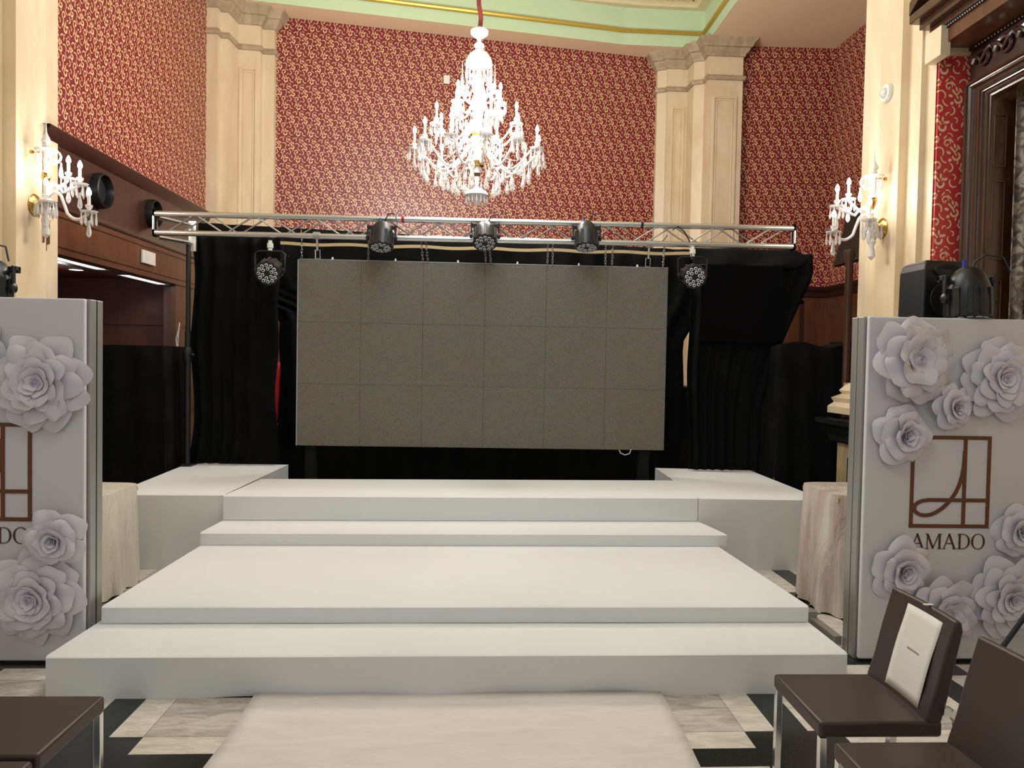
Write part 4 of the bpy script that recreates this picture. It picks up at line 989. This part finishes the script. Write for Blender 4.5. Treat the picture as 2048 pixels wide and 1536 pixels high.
MB().lathe([(.05, 3.93), (.085, 3.915), (.09, 3.89), (.05, 3.86)], 20).lathe([(.03, 3.64), (.075, 3.63), (.07, 3.59), (.03, 3.57)], 20).build('brass_collar', 'brass', ch, smooth=True)
MB().lathe([(.03, 3.56), (.035, 3.5), (.02, 3.46)], 12).build('brass_hub', 'carved_wood', ch, smooth=True)
ring_of(arm_proto(ch, .62, .10, .20, 1.25, 8), 12, .13, 3.70)
ring_of(arm_proto(ch, .42, .10, .16, 1.2, 6), 8, .3, 3.94)
ring_of(arm_proto(ch, .24, .06, .10, 1.15, 5), 6, .6, 4.16)
# scroll and spire arms
def scroll():
    pts = [(.05 + .05 * math.cos(a) * (1 - a / 14) + .11, 0, 4.30 + .055 * math.sin(a) * (1 - a / 14)) for a in [i * .45 for i in range(20)]]
    a = MB().tube([(.03, 0, 4.20), (.12, 0, 4.23)] + pts, .009, 6).build('scroll', 'crystal_frost', ch, smooth=True)
    MB().lathe([(.012, 4.33), (.05, 4.345), (.012, 4.36), (.018, 4.39), (.006, 4.46), (.001, 4.60)], 10, Matrix.Translation((.165, 0, 0))).build('spire', 'crystal_frost', a, smooth=True)
    return a
ring_of(scroll(), 6, .25, 0)
def swag(n, R, z, L):
    mb = MB()
    for k in range(n):
        a = 2 * PI * k / n + .1
        mb.lathe(drop_mesh(L, L * .17), 5, Matrix.Translation((R * math.cos(a), R * math.sin(a), z)))
    return mb
pd_ = {}
for n, R, z, L in ((18, .52, 3.56, .13), (14, .36, 3.50, .14), (10, .22, 3.46, .15)):
    src = None
    for k in range(n):
        a = 2 * PI * k / n + .1
        if src is None: src = MB().lathe(drop_mesh(L, L * .17), 6).lathe([(.0015, 0), (.0015, .07)], 4).build('pendant', 'crystal', ch); o = src
        else: o = src.copy(); COL.objects.link(o)
        o.parent = ch; o.location = (R * math.cos(a), R * math.sin(a), z)
def strand(pts, r_, n, ph):
    src = None
    for k in range(n):
        if src is None:
            mb = MB().tube(pts, .002, 4)
            for p in pts: mb.lathe([(.0008, -.011), (r_, 0), (.0008, .011)], 6, Matrix.Translation(p))
            src = mb.build('bead_strand', 'crystal', ch); o = src
        else: o = src.copy(); COL.objects.link(o)
        o.parent = ch; o.rotation_euler.z = 2 * PI * k / n + ph
strand([(.07 + .53 * j / 15, 0, 3.95 - .24 * j / 15 - .20 * math.sin(PI * j / 15)) for j in range(16)], .0085, 12, .13)
strand([(.05 + .20 * j / 11, 0, 4.55 - .35 * (j / 11) ** .7) for j in range(12)], .0075, 10, 0)
MB().lathe([(.01, 3.40), (.03, 3.37), (.08, 3.35), (.115, 3.32), (.12, 3.30), (.08, 3.28), (.03, 3.24), (.01, 3.2)], 20).build('bottom_bowl', 'crystal_frost', ch, smooth=True)
pendants(16, .108, 3.31, .10, .010).build('bowl_pendants', 'crystal', ch)

def sconce(sx, plate, stem_xy, zs, bulbs, label):
    """plate on the pillar face; stem vertical glass column; bulbs = world positions"""
    t_ = thing('wall_sconce', label, 'wall light', plate)
    B = Vector(plate)
    T = Matrix.Rotation(sx * PI / 2, 4, 'Y')
    MB().lathe([(.085, 0), (.088, .01), (.075, .025), (.05, .04), (.03, .06), (.02, .075), (.001, .078)], 24, T).build('backplate', 'brass', t_, smooth=True)
    sx_, sy_ = stem_xy; c_ = Vector((sx_, sy_, 0)) - Vector((B.x, B.y, B.z))
    L = lambda x, y, z: (x - B.x, y - B.y, z - B.z)
    zt, zb = zs
    Tm = Matrix.Translation((sx_ - B.x, sy_ - B.y, -B.z)); z0 = B.z
    MB().tube([(sx * .06, 0, 0), L(sx_, sy_, z0 - .0)], .013, 8).build('bracket', 'brass', t_, smooth=True)
    MB().lathe([(.001, zt), (.006, zt - .10), (.010, zt - .12), (.03, zt - .16), (.036, zt - .18), (.02, zt - .20), (.028, zt - .215), (.02, zt - .24), (.02, zt - .40), (.03, zt - .43)], 12, Tm).build('finial', 'crystal_frost', t_, smooth=True)
    MB().lathe([(.03, zt - .43), (.035, zt - .46), (.02, zt - .50), (.006, zt - .53)], 8, Tm).build('gilt_cup', 'brass', t_, smooth=True)
    MB().lathe([(q[0] * 1.5, q[1] + zt - .26) for q in pan(.055)], 16, Tm).build('top_pan', 'crystal_frost', t_, smooth=True)
    pendants(8, .07, zt - .255, .10, .010, (sx_ - B.x, sy_ - B.y, -B.z)).build('top_pendants', 'crystal', t_)
    MB().tube([L(sx_, sy_, zt - .27), L(B.x, sy_ + .02, zt - .26)], .004, 6).lathe([(.016, 0), (.012, .02)], 10, Matrix.Translation(L(B.x, sy_ + .02, zt - .26)) @ T).build('stay_rod', 'brass', t_, smooth=True)
    MB().lathe([(.022, z0 + .08), (.03, z0 + .05), (.05, z0 + .03), (.055, z0 + .01), (.03, z0 - .02), (.022, z0 - .1), (.035, z0 - .13), (.02, z0 - .17), (.03, zb + .06), (.03, zb + .03), (.002, zb)], 12, Tm).build('column', 'crystal_frost', t_, smooth=True)
    pendants(9, .075, z0 + .02, .13, .012, (sx_ - B.x, sy_ - B.y, -B.z)).build('column_pendants', 'crystal', t_)
    sp2 = [(sx_ + sx * (.06 + .055 * math.sin(a)), sy_, zt - .30 + .05 * math.cos(a) * (1 if a < 5 else .7)) for a in [i * .5 for i in range(12)]]
    MB().tube([L(*q) for q in [(sx_, sy_, zt - .36)] + sp2], .009, 6).lathe(drop_mesh(.13, .02), 6, Matrix.Translation(L(sx_ + sx * .115, sy_, zt - .34))).build('scroll', 'crystal_frost', t_, smooth=True)
    for (bx_, by_, bz, dip) in bulbs:
        # bz = bulb centre height
        pz = bz - .17
        d = Vector((bx_ - sx_, by_ - sy_)); pts = []
        for i in range(15):
            u = i / 14; z = z0 + .03 + (pz - z0 - .03) * u + (.09 * math.sin(PI * min(1, u * 2)) if u < .5 else 0) - dip * math.sin(PI * max(0, (u - .35) / .65)) 
            pts.append(L(sx_ + d.x * u, sy_ + d.y * u, z))
        a = MB().tube(pts, .012, 8).build('arm', 'crystal_frost', t_, smooth=True)
        Tb = Matrix.Translation(L(bx_, by_, pz))
        MB().lathe([(q[0] * 1.15, q[1]) for q in pan(.055)], 14, Tb).lathe([(q[0] * 1.3, q[1] * 1.1 + .01) for q in CUP], 10, Tb).build('drip_pan', 'crystal_frost', a, smooth=True)
        mb = pendants(8, .055, .004, .10, .010, L(bx_, by_, pz)); mb.lathe(drop_mesh(.14, .022), 6, Matrix.Translation(L(bx_, by_, pz - .05))); mb.build('pendants', 'crystal', a)
        MB().lathe([(.012, .055), (.012, .135)], 10, Tb).build('candle', 'candle_white', a, smooth=True)
        MB().lathe([(r_ * 1.25, z * 1.15) for r_, z in BULB], 10, Tb @ Matrix.Translation((0, 0, .135))).build('bulb', 'bulb_glow', a, smooth=True)
    return t_
def fx(px, py, y): p = at(px, py, y); return (p.x, p.y, p.z)
pl = at(68, 410, 5.98); pl.y = 6.165; pl = Vector((XP, 6.165, 2.832))
s1 = fx(92, 400, 6.10)
sconce(1, pl, (s1[0], s1[1]), (3.50, 2.56), [(*fx(92, 362, 6.02), .03), (*fx(137, 318, 6.25), .0), (*fx(160, 328, 6.12), .0), (*fx(178, 382, 5.98), .08)], 'crystal wall light with lit candle bulbs on the left cream pillar')
pr_ = Vector((XR, 6.355, 2.865)); s1 = fx(1745, 440, 6.30)
sconce(-1, pr_, (s1[0], s1[1]), (3.54, 2.58), [(*fx(1740, 402, 6.22), .03), (*fx(1698, 362, 6.42), .0), (*fx(1675, 375, 6.30), .0), (*fx(1668, 426, 6.18), .08)], 'crystal wall light with lit candle bulbs on the right cream pillar')
lamp('sconce_light', (XP + .30, 6.1, 3.12), 14, .12)
lamp('sconce_light', (XR - .30, 6.3, 3.12), 14, .12)
lamp('recess_light', (-4.4, 8.0, 2.3), 3, .1, (1, .97, .92))
for nm in ('stage_platform',): pass
